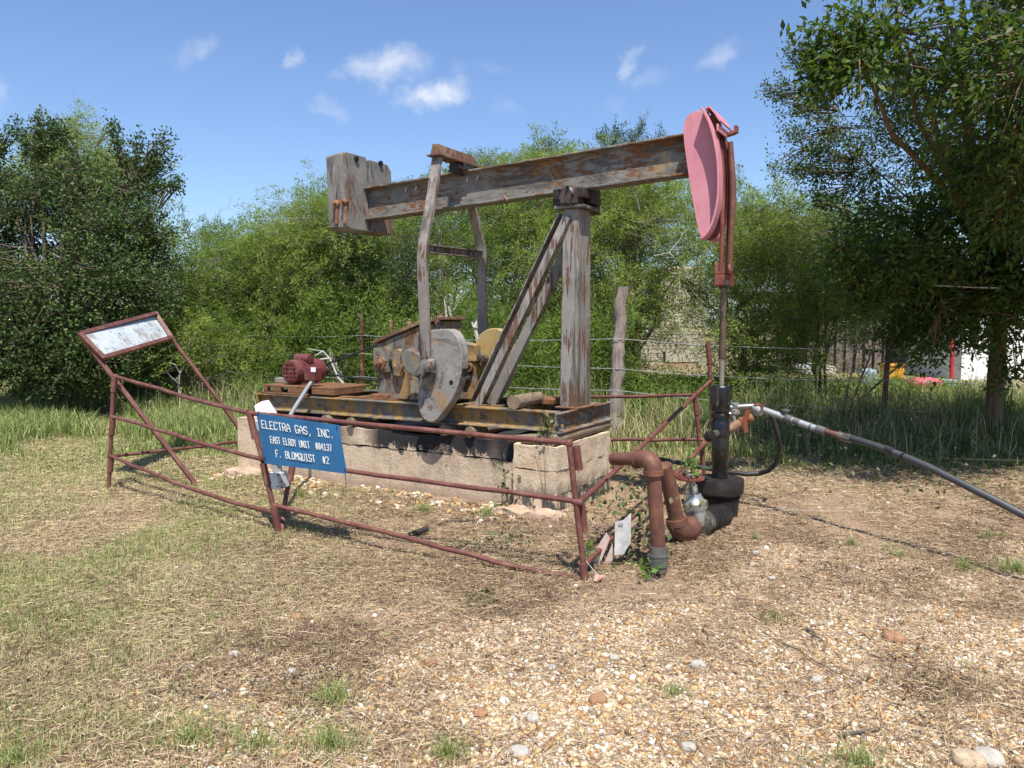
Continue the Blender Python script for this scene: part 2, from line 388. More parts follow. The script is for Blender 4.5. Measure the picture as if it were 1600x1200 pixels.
m_boxgrey = plain('grey_electric_box', (.42, .43, .44), .5, .12, 8)
m_wire = plain('barbed_wire_steel', (.42, .42, .41), .5, .2, 4, .3)
m_card = plain('dirty_white_card', (.46, .455, .44), .75, .3, 14)
m_letter = plain('faded_white_lettering', (.62, .64, .62), .6, .15, 40)
def mk_sign():
    k = NM('blue_sign_paint'); c = k.mix(k.step(k.noise(3, 5), .35, .65), (.014, .080, .19), (.022, .11, .235))
    c = k.mix(k.step(k.noise(9, 7, .7, k.co((3, 3, .5))), .62, .78, 0, .5), c, (.06, .2, .36)); c = k.mix(k.step(k.noise(60, 3), .74, .77, 0, .8), c, (.4, .45, .5))
    k.bump(k.noise(6, 2), .2, .01); return k.fin(c, .42, 0, .4)
m_sign = mk_sign()
def mk_panel():
    k = NM('bleached_blank_panel'); c = k.mix(k.step(k.noise(4, 5), .35, .65), (.42, .47, .50), (.56, .60, .62))
    c = k.mix(k.step(k.noise(7, 8, .75, k.co((1, 1, .6))), .52, .60, 0, .9), c, (.30, .27, .21)); c = k.mix(k.step(k.noise(24, 4, .7), .60, .64), c, (.06, .05, .04))
    return k.fin(c, .55)
m_panel = mk_panel()
def mk_concrete():
    k = NM('stained_concrete_block'); z = k.n('ShaderNodeSeparateXYZ'); k.l(k.tc.outputs['Object'], z.inputs[0])
    c = k.mix(k.step(k.noise(3.0, 6, .6), .35, .65), (.47, .355, .25), (.58, .475, .35)); c = k.mix(k.step(k.noise(2, 8, .7, k.co((1, 1, .35))), .55, .7, 0, .7), c, (.34, .23, .15))
    c = k.mix(k.step(k.noise(30, 6, .7), .58, .68, 0, .4), c, (.24, .17, .115))
    c = k.mix(k.step(k.noise(1.7, 7, .75, k.co((1, 1, .7))), .50, .62, 0, .55), c, (.27, .20, .145)); c = k.mix(k.step(k.noise(7, 6, .7, k.co((1.4, 1.4, .12))), .55, .68, 0, .5), c, (.20, .145, .10))
    c = k.mix(k.step(z.outputs[2], .12, .0, 0, .6), c, (.21, .15, .10))
    # old black oil run down from the top course
    st = k.noise(5.5, 9, .78, k.co((1, 1, .55), TILT), .9); h = k.step(z.outputs[2], .15, .58)
    m = k.math('MULTIPLY', k.step(k.math('ADD', k.math('MULTIPLY', st, .75), k.math('MULTIPLY', h, .50)), .695, .725), k.step(k.noise(1.1, 2, .5, k.co((1, 1, .2))), .36, .48))
    c = k.mix(m, c, (.028, .028, .03))
    c = k.mix(k.step(k.noise(42, 3, .6), .66, .70, 0, .8), c, (.10, .07, .05)); k.bump(k.math('ADD', k.noise(55, 8, .75), k.math('MULTIPLY', k.noise(9, 6, .7), 1.6)), .8, .012); return k.fin(c, .9, 0, .2)
m_conc = mk_concrete()
def mk_pier():
    k = NM('pier_block'); c = k.mix(k.step(k.noise(3.6, 6, .65), .35, .65), (.50, .365, .245), (.62, .51, .37)); c = k.mix(k.step(k.noise(40, 7, .75), .55, .68, 0, .45), c, (.24, .16, .10))
    z = k.n('ShaderNodeSeparateXYZ'); k.l(k.tc.outputs['Object'], z.inputs[0])
    m = k.math('MULTIPLY', k.step(k.noise(5, 8, .75, k.co((1, 1, .5))), .46, .52), k.step(z.outputs[2], .30, .16))
    rt = k.n('ShaderNodeMapping'); k.l(k.tc.outputs['Object'], rt.inputs[0]); rt.inputs['Rotation'].default_value = TILT
    ru = k.n('ShaderNodeSeparateXYZ'); k.l(rt.outputs[0], ru.inputs[0])
    m = k.math('MULTIPLY', m, k.step(ru.outputs[0], .385, .40))
    c = k.mix(m, c, (.075, .07, .065)); c = k.mix(k.step(k.noise(16, 6, .7, k.co((1, 1, .3))), .66, .69), c, (.06, .05, .04))
    c = k.mix(k.step(k.noise(42, 3, .6), .65, .69, 0, .8), c, (.10, .07, .05)); k.bump(k.math('ADD', k.noise(50, 8, .75), k.math('MULTIPLY', k.noise(9, 6, .7), 1.6)), .8, .012); return k.fin(c, .9, 0, .2)
m_pier = mk_pier()
m_foot = rusty('rough_footing', (.38, .25, .18), (.50, .38, .28), (.36, .27, .16), .9, 9, .8)
def mk_wood(name, a, b, streak, dark=(.05, .035, .025)):
    k = NM(name); cs = k.co(streak, TILT); n = k.noise(9, 8, .7, cs, .5)
    c = k.mix(k.step(n, .35, .65), a, b); c = k.mix(k.step(k.noise(16, 6, .7, cs), .60, .66, 0, .8), c, dark)
    k.bump(k.noise(20, 8, .7, cs), .8, .008); return k.fin(c, .85, 0, .25)
m_wood = mk_wood('weathered_log', (.16, .115, .075), (.26, .20, .14), (2, .25, 2))
m_woodr = mk_wood('creosote_timber', (.12, .055, .03), (.22, .115, .06), (.3, 1, 2))
m_plank = mk_wood('grey_plank', (.17, .145, .12), (.28, .25, .21), (.3, 1, 2))
m_cedar = mk_wood('grey_cedar_post', (.17, .135, .115), (.34, .29, .25), (3.5, 3.5, .3), (.05, .035, .03))
m_bark = mk_wood('bark', (.09, .07, .055), (.17, .135, .10), (2.5, 2.5, .5))
m_barkl = mk_wood('elm_bark', (.11, .075, .045), (.22, .155, .09), (2.5, 2.5, .5))
m_twig = plain('twig_wood', (.20, .17, .14), .8, .3)
m_dead = plain('dead_branch', (.42, .39, .35), .8, .2)
def leafmat(name, cols, trans=.35, tcol=(.16, .24, .03), rough=.45, spec=.35):
    k = NM(name); g = k.n('ShaderNodeNewGeometry'); n = len(cols)
    c = k.ramp(g.outputs['Random Per Island'], [((i + .0) / n, cc) for i, cc in enumerate(cols)])
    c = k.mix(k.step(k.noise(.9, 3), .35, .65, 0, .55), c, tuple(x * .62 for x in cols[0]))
    k.fin(c, rough, 0, spec)
    tr = k.n('ShaderNodeBsdfTranslucent'); k.put(tr.inputs[0], k.mix(.5, c, tcol)); ms = k.n('ShaderNodeMixShader'); ms.inputs[0].default_value = trans
    k.l(k.b.outputs[0], ms.inputs[1]); k.l(tr.outputs[0], ms.inputs[2]); k.l(ms.outputs[0], k.out.inputs[0]); return k.m
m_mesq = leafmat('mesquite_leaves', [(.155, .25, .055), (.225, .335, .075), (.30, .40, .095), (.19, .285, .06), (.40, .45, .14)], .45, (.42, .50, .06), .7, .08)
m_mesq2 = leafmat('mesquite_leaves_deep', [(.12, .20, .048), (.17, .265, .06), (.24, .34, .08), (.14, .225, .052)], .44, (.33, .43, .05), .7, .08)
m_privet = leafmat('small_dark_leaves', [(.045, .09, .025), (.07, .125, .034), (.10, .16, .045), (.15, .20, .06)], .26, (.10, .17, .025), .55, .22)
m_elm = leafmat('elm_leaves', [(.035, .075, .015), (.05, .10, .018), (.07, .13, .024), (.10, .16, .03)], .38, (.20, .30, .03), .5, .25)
m_cedarleaf = leafmat('cedar_leaves', [(.04, .08, .02), (.06, .11, .03), (.08, .14, .035)], .2)
def islandmat(name, stops, rough=.8, trans=0, spec=.2):
    k = NM(name); g = k.n('ShaderNodeNewGeometry'); c = k.ramp(g.outputs['Random Per Island'], stops); k.fin(c, rough, 0, spec)
    if trans:
        tr = k.n('ShaderNodeBsdfTranslucent'); k.put(tr.inputs[0], c); ms = k.n('ShaderNodeMixShader'); ms.inputs[0].default_value = trans
        k.l(k.b.outputs[0], ms.inputs[1]); k.l(tr.outputs[0], ms.inputs[2]); k.l(ms.outputs[0], k.out.inputs[0])
    return k.m
m_straw = islandmat('dead_straw', [(0, (.12, .075, .045)), (.3, (.23, .15, .095)), (.6, (.36, .25, .155)), (.85, (.50, .375, .24)), (1, (.60, .48, .33))])
m_straw2 = islandmat('pale_straw', [(0, (.30, .24, .12)), (.4, (.42, .34, .18)), (.8, (.52, .44, .25)), (1, (.30, .32, .12))])
m_grass = islandmat('green_grass', [(0, (.12, .18, .045)), (.4, (.21, .28, .08)), (.75, (.33, .37, .13)), (1, (.48, .43, .22))], .6, .25)
m_tall = islandmat('tall_grass', [(0, (.11, .17, .045)), (.45, (.19, .26, .075)), (.75, (.30, .33, .12)), (.9, (.44, .39, .20)), (1, (.58, .49, .30))], .6, .3)
m_stone = islandmat('river_gravel', [(0, (.15, .095, .06)), (.14, (.33, .18, .08)), (.32, (.46, .29, .13)), (.52, (.50, .37, .21)), (.76, (.53, .44, .31)), (.93, (.60, .55, .46)), (1, (.70, .67, .61))], .9)
m_mulch = islandmat('brown_mulch', [(0, (.06, .038, .024)), (.4, (.13, .085, .05)), (.75, (.22, .15, .09)), (1, (.36, .26, .16))])
def mk_ground():
    k = NM('dry_ground'); at = k.n('ShaderNodeAttribute', attribute_name='gravel'); ag = k.n('ShaderNodeAttribute', attribute_name='green')
    soil = k.mix(k.step(k.noise(5, 8, .7), .3, .7), (.21, .14, .095), (.34, .24, .165)); soil = k.mix(k.step(k.noise(60, 6, .7), .5, .7, 0, .6), soil, (.40, .30, .19))
    vo = k.n('ShaderNodeTexVoronoi'); vo.inputs['Scale'].default_value = 70; k.l(k.tc.outputs['Object'], vo.inputs['Vector'])
    sp = k.n('ShaderNodeSeparateColor'); k.l(vo.outputs['Color'], sp.inputs[0])
    gr = k.ramp(sp.outputs[0], [(0, (.26, .18, .11)), (.3, (.42, .29, .16)), (.65, (.54, .43, .28)), (1, (.66, .6, .48))])
    gr = k.mix(k.step(vo.outputs['Distance'], .45, .75), gr, (.22, .16, .11))
    c = k.mix(at.outputs['Fac'], soil, gr)
    gm = k.mix(k.step(k.noise(8, 7, .7), .35, .65), (.17, .17, .07), (.26, .23, .11))
    c = k.mix(k.math('MULTIPLY', ag.outputs['Fac'], .8), c, gm)
    k.bump(k.math('ADD', k.noise(45, 8, .75), k.math('MULTIPLY', vo.outputs['Distance'], -.6)), .9, .012); return k.fin(c, .95, 0, .1)
m_ground = mk_ground()

# ================================================================== GROUND
def build_ground():
    nx, ny = 360, 420
    sx_ = np.linspace(-1, 1, nx); xs = np.sinh(sx_ * 5.2) / np.sinh(5.2) * 400
    t = np.linspace(0, 1, ny); ys = -30 + 36 * t / .12 * (t < .12) + 0
    ya = np.linspace(-30, 2, 26)[:-1]; yb = np.linspace(2, 12, 270)[:-1]; yc = 12 + (np.sinh(np.linspace(0, 1, 90) * 4.5) / np.sinh(4.5)) * 900
    ys = np.concatenate([ya, yb, yc]); ny = len(ys)
    X, Y = np.meshgrid(xs, ys); Z = gh(X, Y)
    v = np.stack([X.ravel(), Y.ravel(), Z.ravel()], 1)
    i = np.arange(ny - 1)[:, None] * nx + np.arange(nx - 1)[None, :]; i = i.ravel()
    f = np.stack([i, i + 1, i + nx + 1, i + nx], 1)
    o = npmesh('ground', v, f, m_ground, smooth=True, attrs={'gravel': gravel_mask(X, Y).ravel(), 'green': green_mask(X, Y).ravel()})
    tag(o, kind='structure')
build_ground()

# ================================================================== FOUNDATION
fd = thing('concrete_foundation', 'stained tan concrete block foundation under the pumpjack, black oil runs on its long side', 'foundation', M(-4.6, 6.15, 0))
b = MB(); b.rough(M(-4.94, 6.17, .139), AU, AW, AZ, 1.74, .45, .28, .05, .006, 2.5, seed=1); b.build('lower_wall', m_conc, fd, sharp=50)
b = MB(); b.rough(M(-4.94, 6.17, .511), AU, AW, AZ, 1.745, .453, .084, .03, .017, 7, seed=2); b.build('top_course', m_conc, fd, sharp=50)
b = MB()
for (z0, z1, sd_) in ((-.12, .19, 3), (.196, .395, 4), (.401, .60, 5)):
    b.rough(M(-3.0, 6.135, (z0 + z1) / 2), AU, AW, AZ, .205, .565, (z1 - z0) / 2, .025, .010, 9, seed=sd_)
b.build('end_pier', m_pier, fd, sharp=50, label='clean tan end pier of three block courses')
b = MB(); b.rough(M(-6.55, 5.95, .24), AU, AW, AZ, .17, .27, .36, .04, .01, 4, seed=6); b.build('corner_pier', m_pier, fd, sharp=50)
b = MB(); b.rough(M(-3.02, 5.50, -.04), AU, AW, AZ, .30, .14, .12, .025, .035, 6, .25, seed=7); b.build('footing', m_foot, fd, sharp=60)
b = MB(); b.rough(M(-6.48, 5.60, -.05), AU, AW, AZ, .26, .14, .12, .025, .035, 6, .25, seed=8); b.build('footing', m_foot, fd, sharp=60)

# cribbing logs between the wall and the skid
for i, (u, r, lab) in enumerate([(-6.3, .05, 'short log wedged under the motor end of the skid'), (-5.42, .052, 'split log wedged under the skid just right of the blue sign'), (-5.12, .045, 'thin dark log wedged under the skid left of the near crank weight'),
                                  (-3.98, .052, 'round log end wedged under the skid right of the crank weight'), (-3.72, .05, 'log end wedged under the skid below the inclined braces')]):
    b = MB(); b.tube([M(u, 5.68 - .03 * (i % 2), .652), M(u + .02, 6.1, .65), M(u - .01, 6.62, .652)], r, 12, wob=.08, seed=i)
    o = b.build('support_log', m_wood, loc=M(u, 5.7, .6), sharp=50); tag(o, lab, 'log', 'logs wedged under the skid')
b = MB(); b.mbox(-4.62, -3.95, 5.70, 5.84, .612, .64); o = b.build('wood_plank', m_plank, loc=M(-4.3, 5.7, .6), bevel=.004); tag(o, 'flat pale plank under the skid directly below the near crank weight', 'plank')
b = MB(); b.tube([M(-2.865, 5.60, .650), M(-2.86, 6.1, .652), M(-2.87, 6.78, .655)], [.05, .052, .05], 14, wob=.05, seed=3)
o = b.build('timber_pole', m_wood, loc=M(-2.87, 6.1, .6), sharp=50); tag(o, 'long smooth brown pole lying across the end pier under the grey channel', 'pole')
b = MB(); b.tube([M(-3.30, 5.66, .62), M(-3.1, 5.70, .635), M(-2.9, 5.68, .64)], [.03, .045, .05], 10, wob=.1, seed=5); b.tube([M(-3.15, 5.62, .63), M(-2.95, 5.66, .64)], .028, 8, wob=.1)
o = b.build('broken_log', m_wood, loc=M(-3.1, 5.66, .6), sharp=50); tag(o, 'broken log pieces on the near corner of the end pier', 'log')

# ================================================================== PUMPJACK
pj = thing('pumpjack', 'old grey walking beam pumpjack with rust patches and a pink horsehead on a block foundation', 'pumpjack', M(-4.2, 6.15, .70))
Z0, Z1 = .705, .875
b = MB(); b.ibeam(M(-6.43, 5.76, (Z0 + Z1) / 2), M(-2.88, 5.76, (Z0 + Z1) / 2), AZ, Z1 - Z0, .115)
b.mbox(-6.44, -6.43, 5.70, 5.82, Z0, Z1)
b.build('skid_rail', m_skid, pj, bevel=.003)
b = MB(); b.ibeam(M(-6.43, 6.60, (Z0 + Z1) / 2), M(-2.88, 6.60, (Z0 + Z1) / 2), AZ, Z1 - Z0, .115); b.build('skid_rail', m_skid, pj, bevel=.003)
b = MB(); b.ibeam(M(-2.835, 5.66, .785), M(-2.835, 6.82, .785), AZ, .175, .05, kind='C', tw=.012); b.build('end_channel', m_beam, pj, bevel=.003)
b = MB(); b.mbox(-2.87, -2.82, 5.9, 6.80, .690, .699); b.build('rust_shim', m_rust, pj)
for u in (-6.41, -5.35, -4.0, -3.35):
    b = MB(); b.ibeam(M(u, 5.82, .785), M(u, 6.54, .785), AZ, .15, .07, kind='C'); b.build('cross_member', m_skid, pj)
b = MB()
for (u, w) in ((-5.0, 5.84), (-5.75, 5.84)): b.mbox(u - .35, u + .35, w - .05, w + .03, .877, .888)
b.build('scrap_angle', m_woodr, pj)

# samson post and braces
b = MB(); PT = 2.60
lo = [M(-3.0, 6.035, .876), M(-2.835, 6.035, .876), M(-2.835, 6.325, .876), M(-3.0, 6.325, .876)]
hi = [M(-2.985, 6.055, PT), M(-2.84, 6.055, PT), M(-2.84, 6.305, PT), M(-2.985, 6.305, PT)]
b.add(lo + hi, [(0, 1, 2, 3), (4, 7, 6, 5), (0, 4, 5, 1), (1, 5, 6, 2), (2, 6, 7, 3), (3, 7, 4, 0)])
sp = b.build('samson_post', m_post, pj, bevel=.006)
b = MB(); b.mbox(-3.03, -2.80, 6.0, 6.36, .875, .888); b.build('base_plate', m_rust, sp, bevel=.003)
n0 = PW(745, 630, 5.92); n1_ = PW(884, 338, 6.06)
for (p0, p1, nm) in ((n0, n1_, 0), (PW(769, 631, 6.40), PW(911, 340, 6.33), 1)):
    p0 = Vector(p0); p0.z = min(p0.z, .90)
    b = MB(); b.ibeam(p0 - AZ * .01, p1, AW.cross((p1 - p0).normalized()), .125 if nm == 0 else .09, .085 if nm == 0 else .06, .010, .010, 'S' if nm == 0 else 'R'); br = b.build('brace', m_post, pj, bevel=.002)
    c = MB(); c.box(p0 - AZ * .015 + AU * .0, AU, AW, AZ, .11, .07, .008); c.build('foot_plate', m_rust, br)

# walking beam
A = PW(577, 317, 6.10); B_ = PW(1078, 239, 6.10)
a_u, _, a_z = uw(A); b_u, _, b_z = uw(B_)
slope = (b_z - a_z) / (b_u - a_u); BD = (AU + AZ * slope).normalized(); BUp = (AZ - AU * slope).normalized()
WB = 6.18
def BM(u, w, dz): return M(u, w, a_z + (u - a_u) * slope) + BUp * dz
b = MB(); b.ibeam(BM(-5.42, WB, 0), BM(b_u - .0, WB, 0), BUp, .325, .165, .016, .011)
beam = b.build('walking_beam', m_beam, pj, bevel=.003)
b = MB()
for px in (634, 650, 730, 746): b = MB(); p = PW(px, 297 - (px - 634) * .17, WB - .006); b.box(p, BD, AW, (BUp + BD * .35).normalized(), .004, .004, .022); b.build('weld_mark', m_letter, beam)
b = MB(); b.tube([PW(790, 300, 6.09), PW(788, 306, 6.09), PW(793, 314, 6.07)], .008, 8); b.build('hook', m_rust, beam)
# tail weight
tw = None
for k_, (w0, w1, u0, u1, zt, zb) in enumerate([(5.84, 6.165, -5.385, -5.255, .475, -.275), (5.84, 6.165, -5.50, -5.392, .468, -.27), (6.195, 6.54, -5.37, -5.24, .455, -.27), (6.195, 6.54, -5.485, -5.377, .45, -.27)]):
    b = MB(); c = BM((u0 + u1) / 2, (w0 + w1) / 2, (zt + zb) / 2); hw = (w1 - w0) / 2; hz = (zt - zb) / 2; hu = (u1 - u0) / 2
    pr = [(-hw, -hz + .02), (-hw + .03, -hz), (hw, -hz), (hw, hz), (-hw + .02, hz), (-hw, hz - .02)]
    if k_ >= 2: pr = [(-hw, -hz), (hw - .02, -hz), (hw, -hz + .02), (hw, hz - .06), (hw - .06, hz), (-hw, hz)]
    b.prism([c - BD * hu + AW * x + BUp * y for x, y in pr], BD * 2 * hu)
    t_ = b.build('tail_weight', m_weight, pj, bevel=.006)
    if u1 > -5.3:
        for (hx, hy) in (((558, 248),) if k_ == 0 else ((596, 255),)):
            q = MB(); pc = PU(hx, hy, u1 + .002); q.lathe(pc - AU * .02, AU, [(0, .026), (.0225, .026), (.0225, .001)], 16); q.build('lifting_eye_shade', m_oil_hole, t_)  # closed black disc paints the shade inside the lifting hole
b = MB()
for (px, py, r) in ((527, 319, .042), (540, 316, .038)):
    p = PW(px, py, 5.84); b.lathe(p + AW * .01, -AW, [(0, r), (.03, r), (.045, r * .7), (.05, r * .5), (.075, r * .45)], 8)
b.build('clamp_bolt', m_orust, pj)
b = MB()
for px in (527, 540): b.tube([PW(px, 322, 5.835), PW(px - 1, 350, 5.835)], .022, 8)
b.build('clamp_strap', m_rust, pj)

# equalizer
EU = -4.10; ez = uw(PU(676, 239, EU))[2]
b = MB(); e0 = M(EU, 5.72, ez + .0)
b.prism([e0 + AU * x + AZ * z for x, z in ((-.05, -.005), (.05, -.005), (.03, .085), (-.025, .09))], AW * .62)
b.mbox(EU - .07, EU + .07, 5.69, 6.38, ez - .022, ez - .006)
eq = b.build('equalizer_bar', m_cover, pj, bevel=.003)
topb = uw(BM(EU, WB, .165))[2]
b = MB()
b.box(M(EU, WB, (ez - .02 + topb) / 2), AU, AW, AZ, .07, .09, (ez - topb) / 2 - .012)
b.lathe(M(EU, WB - .17, (ez + topb) / 2 - .02), AW, [(0, .05), (.03, .06), (.31, .06), (.34, .05)], 14)
b.mbox(EU - .11, EU + .11, WB - .10, WB + .10, topb - .0, topb + .02)
b.build('tail_bearing', m_dark, pj, bevel=.004)
b = MB()
for dw in (-.3, .1):
    b = MB(); b.prism([M(EU - .04, WB + dw, ez - .02), M(EU + .06, WB + dw, ez - .02), M(EU + .05, WB + dw, topb + .07), M(EU + .01, WB + dw, topb + .03), M(EU - .03, WB + dw, topb + .07)], AW * .012); b.build('gusset', m_cover, eq)
b = MB(); b.tube([M(EU + .06, WB + .14, ez - .03), M(EU + .07, WB + .16, topb + .02)], .012, 8); b.tube([M(EU + .03, WB + .10, ez - .03), M(EU + .03, WB + .10, topb + .02)], .010, 8); b.build('stud_bolt', m_galv, eq)

# pitmans
def barpath(pts, hw, hu): 
    q = MB(); n = len(pts); v = []
    for p in pts: v += [p - AW * hw - AU * hu, p + AW * hw - AU * hu, p + AW * hw + AU * hu, p - AW * hw + AU * hu]
    f = []
    for i in range(n - 1):
        for j in range(4): f.append((4 * i + j, 4 * i + (j + 1) % 4, 4 * i + 4 + (j + 1) % 4, 4 * i + 4 + j))
    f += [(3, 2, 1, 0), (4 * n - 4, 4 * n - 3, 4 * n - 2, 4 * n - 1)]
    return q.add(v, f)
near = [PU(x, y, EU) for x, y in ((684, 243), (680, 270), (676, 300), (671, 330), (665, 360), (661.5, 380), (660, 400), (661, 440), (663, 490), (665, 530), (667, 572))]
barpath(near, .022, .047).build('pitman', m_pit, pj, bevel=.004)
far = [PU(x, y, EU - .06) for x, y in ((734, 260), (738, 325), (744, 352), (750, 378), (753, 396), (753.5, 450), (754.5, 505), (755, 560))]
barpath(far, .022, .045).build('pitman', m_pit, pj, bevel=.004)
c0, c1 = PU(664, 388, EU), PU(753, 398, EU - .06)
b = MB(); b.ibeam(c0, c1, AZ, .075, .05, .008, .008, 'C'); b.build('crossbar', m_pit, pj, bevel=.002)

# gearbox
gw0, gw1 = 5.86, 6.20
gp = [PW(x, y, gw0) for x, y in ((590, 622), (588, 537), (657, 508), (690, 501))]
gp = [Vector(p) for p in gp]; gp[0].z = .878; gend = M(uw(gp[3])[0] + .02, gw0, .878); 
b = MB(); b.prism([gp[0], gp[1], gp[2], gp[3], gend], AW * (gw1 - gw0))
gb = b.build('gearbox', m_gear, pj, bevel=.015)
b = MB()
for (p, q, ex) in ((gp[1], gp[2], 0), (gp[2], gp[3], .03)):
    d = (q - p).normalized(); nn = AW.cross(d); nn = nn if nn.z > 0 else -nn
    b.prism([p - AW * .03 - d * .02 + nn * .004, q - AW * .03 + d * ex + nn * .004, q - AW * .03 + d * ex + nn * .034, p - AW * .03 - d * .02 + nn * .034], AW * (gw1 - gw0 + .06))
b.build('cover', m_cover, gb, bevel=.004)
b = MB()
pf = PW(612, 520, 5.95); b.tube([pf - AZ * .03, PW(611, 506, 5.95), PW(612, 501, 5.95)], .017, 10); b.ring(PW(611, 503, 5.95), AU, .018, .008, 12, 6)
b.build('filler_pipe', m_cover, gb); b = MB()
b.lathe(PW(640, 508, 5.98), AZ, [(0, .03), (.02, .032), (.035, .018), (.05, .02), (.06, .008)], 12); b.build('breather_cap', m_cover, gb); b = MB(); b.lathe(PW(688, 499, 5.98), AZ, [(-.01, .045), (.02, .04), (.04, .02), (.055, .02)], 12)
b.build('inspection_cap', m_cover, gb); b = MB(); b.lathe(PW(690, 503, 5.88), -AW, [(0, .012), (.06, .012), (.065, .02), (.09, .02)], 8)
b.build('drain_plug', m_cover, gb)
for i in range(6):
    b = MB(); p = gp[1].lerp(gp[2], i / 5.5 + .03); b.lathe(p - AW * .022 + AZ * .03, AZ, [(0, .012), (.014, .012)], 6); b.build('cover_bolt', m_rust, gb)
# shaft bearings on the near face
def hub(px, py, w, r, mat, nb=6, name='shaft_bearing', dep=.05):
    q = MB(); p = PW(px, py, w); q.lathe(p, -AW, [(0, r), (dep * .35, r), (dep * .4, r * .8), (dep, r * .72), (dep, r * .42), (dep * 1.8, r * .38), (dep * 1.8, r * .2), (dep * 2.2, r * .18)], 20)
    for i in range(nb):
        a = 2 * math.pi * i / nb + .3; q.bolt(p + AU * math.cos(a) * r * .82 + AZ * math.sin(a) * r * .82 - AW * dep * .3, -AW, r * .15, r * .2)
    return q.build(name, mat, gb, bevel=.002)
hub(598, 567, gw0, .088, m_rust)
b = MB(); b.rough(PW(598, 562, gw0 - .01), AU, AW, AZ, .11, .02, .13, .03, .01, 8, .4, seed=31); b.build('bearing_boss', m_gear, gb)
b = MB(); b.rough(PW(624, 567, gw0 - .03), AU, AW, AZ, .045, .045, .13, .025, .02, 12, .3, seed=32); b.rough(PW(616, 556, gw0 - .02), AU, AW, AZ, .05, .03, .05, .025, .015, 12, .4, seed=33)
b.build('idler_bearing', m_gear, gb)
b = MB(); b.tube([PW(612, 558, gw0 - .04), PW(618, 572, gw0 - .07), PW(626, 578, gw0 - .06), PW(631, 566, gw0 - .05)], .012, 8); b.build('oil_line', m_gear, gb)
b = MB(); b.mbox(uw(gp[0])[0] - .04, uw(gp[0])[0] + .16, gw0 - .05, gw0 + .02, .877, .93); b.build('mounting_foot', m_orust, gb, bevel=.008); b = MB(); b.mbox(uw(gend)[0] - .2, uw(gend)[0] - .02, gw0 - .05, gw0 + .02, .877, .91); b.build('mounting_foot', m_orust, gb, bevel=.008)
# far side machinery seen between the weights
b = MB(); p = PW(739, 573, 6.42); b.rough(PW(727, 580, 6.40), AU, AW, AZ, .16, .06, .28, .04, .02, 6, .25, seed=41); b.build('bearing_housing', m_gear, gb)
b = MB(); b.lathe(p, -AW + AU * .2, [(0, .05), (.14, .045), (.14, .03), (.10, .03)], 14); b.build('grease_port', m_rust, gb)
b = MB(); b.lathe(PW(731, 588, 6.36), -AW + AU * .3, [(0, .05), (.04, .05), (.08, .03), (.09, .01)], 14); b.build('bearing_nut', m_silver2, gb)
b = MB(); b.rough(PW(740, 560, 6.35), AU, AW, AZ, .05, .03, .025, .02, .006, 9, .2, seed=42); b.build('clamp_block', m_crank2, gb)
# sheave behind, and its belts
sc_ = M(-4.72, 6.36, 1.27)
b = MB(); b.lathe(sc_, AW, [(-.05, .30), (-.03, .30), (-.015, .27), (.0, .30), (.015, .27), (.03, .30), (.05, .30)], 32); b.lathe(sc_ - AW * .15, AW, [(0, .03), (.22, .03)], 10); b.build('sheave', m_cast, gb)

# cranks
def crank(face, depth, w, mat, arm, pin, hole=None):
    root = MB().prism([PW(x, y, w) for x, y in face], AW * depth).build('crank_weight', mat, pj, bevel=.009, sharp=40)
    MB().prism([PW(x, y, w + depth * .5) for x, y in arm], AW * .09).build('crank_arm', m_gear, root, bevel=.014)
    q = MB(); pp = PW(pin[0], pin[1], w - .02)
    q.lathe(pp + AW * .12, -AW, [(0, .05), (.06, .052), (.06, .04), (.12, .038), (.15, .036), (.17, .045), (.215, .045), (.22, .02), (.24, .018)], 16)
    q.build('wrist_pin', m_silver2, root)
    if hole:
        for (hx, hy, hr) in hole:
            q = MB(); q.lathe(PW(hx, hy, w + .004) , -AW, [(-.02, hr), (.006, hr), (.006, .001)], 16); q.build('bolt_hole_shade', m_oil_hole, root)  # flat black cap, the hole's shade given as colour
    return root
nf = [(673, 516), (686, 514.5), (700, 514), (708, 518), (714, 526), (718, 536), (720.5, 547), (721.5, 560), (721, 573), (719.5, 585), (717, 597), (713, 610), (707, 623), (700, 634), (692, 645), (684, 655), (677, 660), (670, 660), (663, 656), (658, 650), (654.5, 641), (653, 631), (653.5, 618), (654.5, 606), (656, 594), (659, 588), (668, 584), (673, 560)]
arm = [(627, 552), (632, 547), (641, 545), (652, 551), (662, 558), (680, 556), (684, 566), (680, 590), (660, 590), (648, 589), (636, 583), (629, 573), (626, 562)]
cr = crank(nf, .115, 5.545, m_crank, arm, (665, 583), [(705.5, 597.5, .021), (709, 605, .006)])
b = MB(); b.rough(PW(670, 572, 5.49), AU, AW, AZ, .055, .055, .055, .02, .022, 12, .3, seed=51); b.build('pin_clamp', m_grey, cr)
# notch on the rim, a black block standing in for its shade
b = MB(); b.box(PW(725.5, 582, 5.60), AU, AW, AZ, .018, .035, .035); b.build('rim_slot_shade', m_oil_hole, cr)
ff = [(735, 575), (738, 558), (740, 547), (744, 533), (751, 521), (760, 515), (768, 513), (776, 513), (784, 517), (790, 523), (796, 534), (800, 548), (801, 565), (799, 580), (794, 596), (786, 610), (776, 622), (762, 628), (745, 628), (730, 625), (726, 612), (729, 595)]
cr2 = crank(ff, .10, 6.44, m_crank2, [(728, 590), (735, 572), (750, 566), (765, 575), (766, 600), (750, 612), (735, 610)], (757, 560))

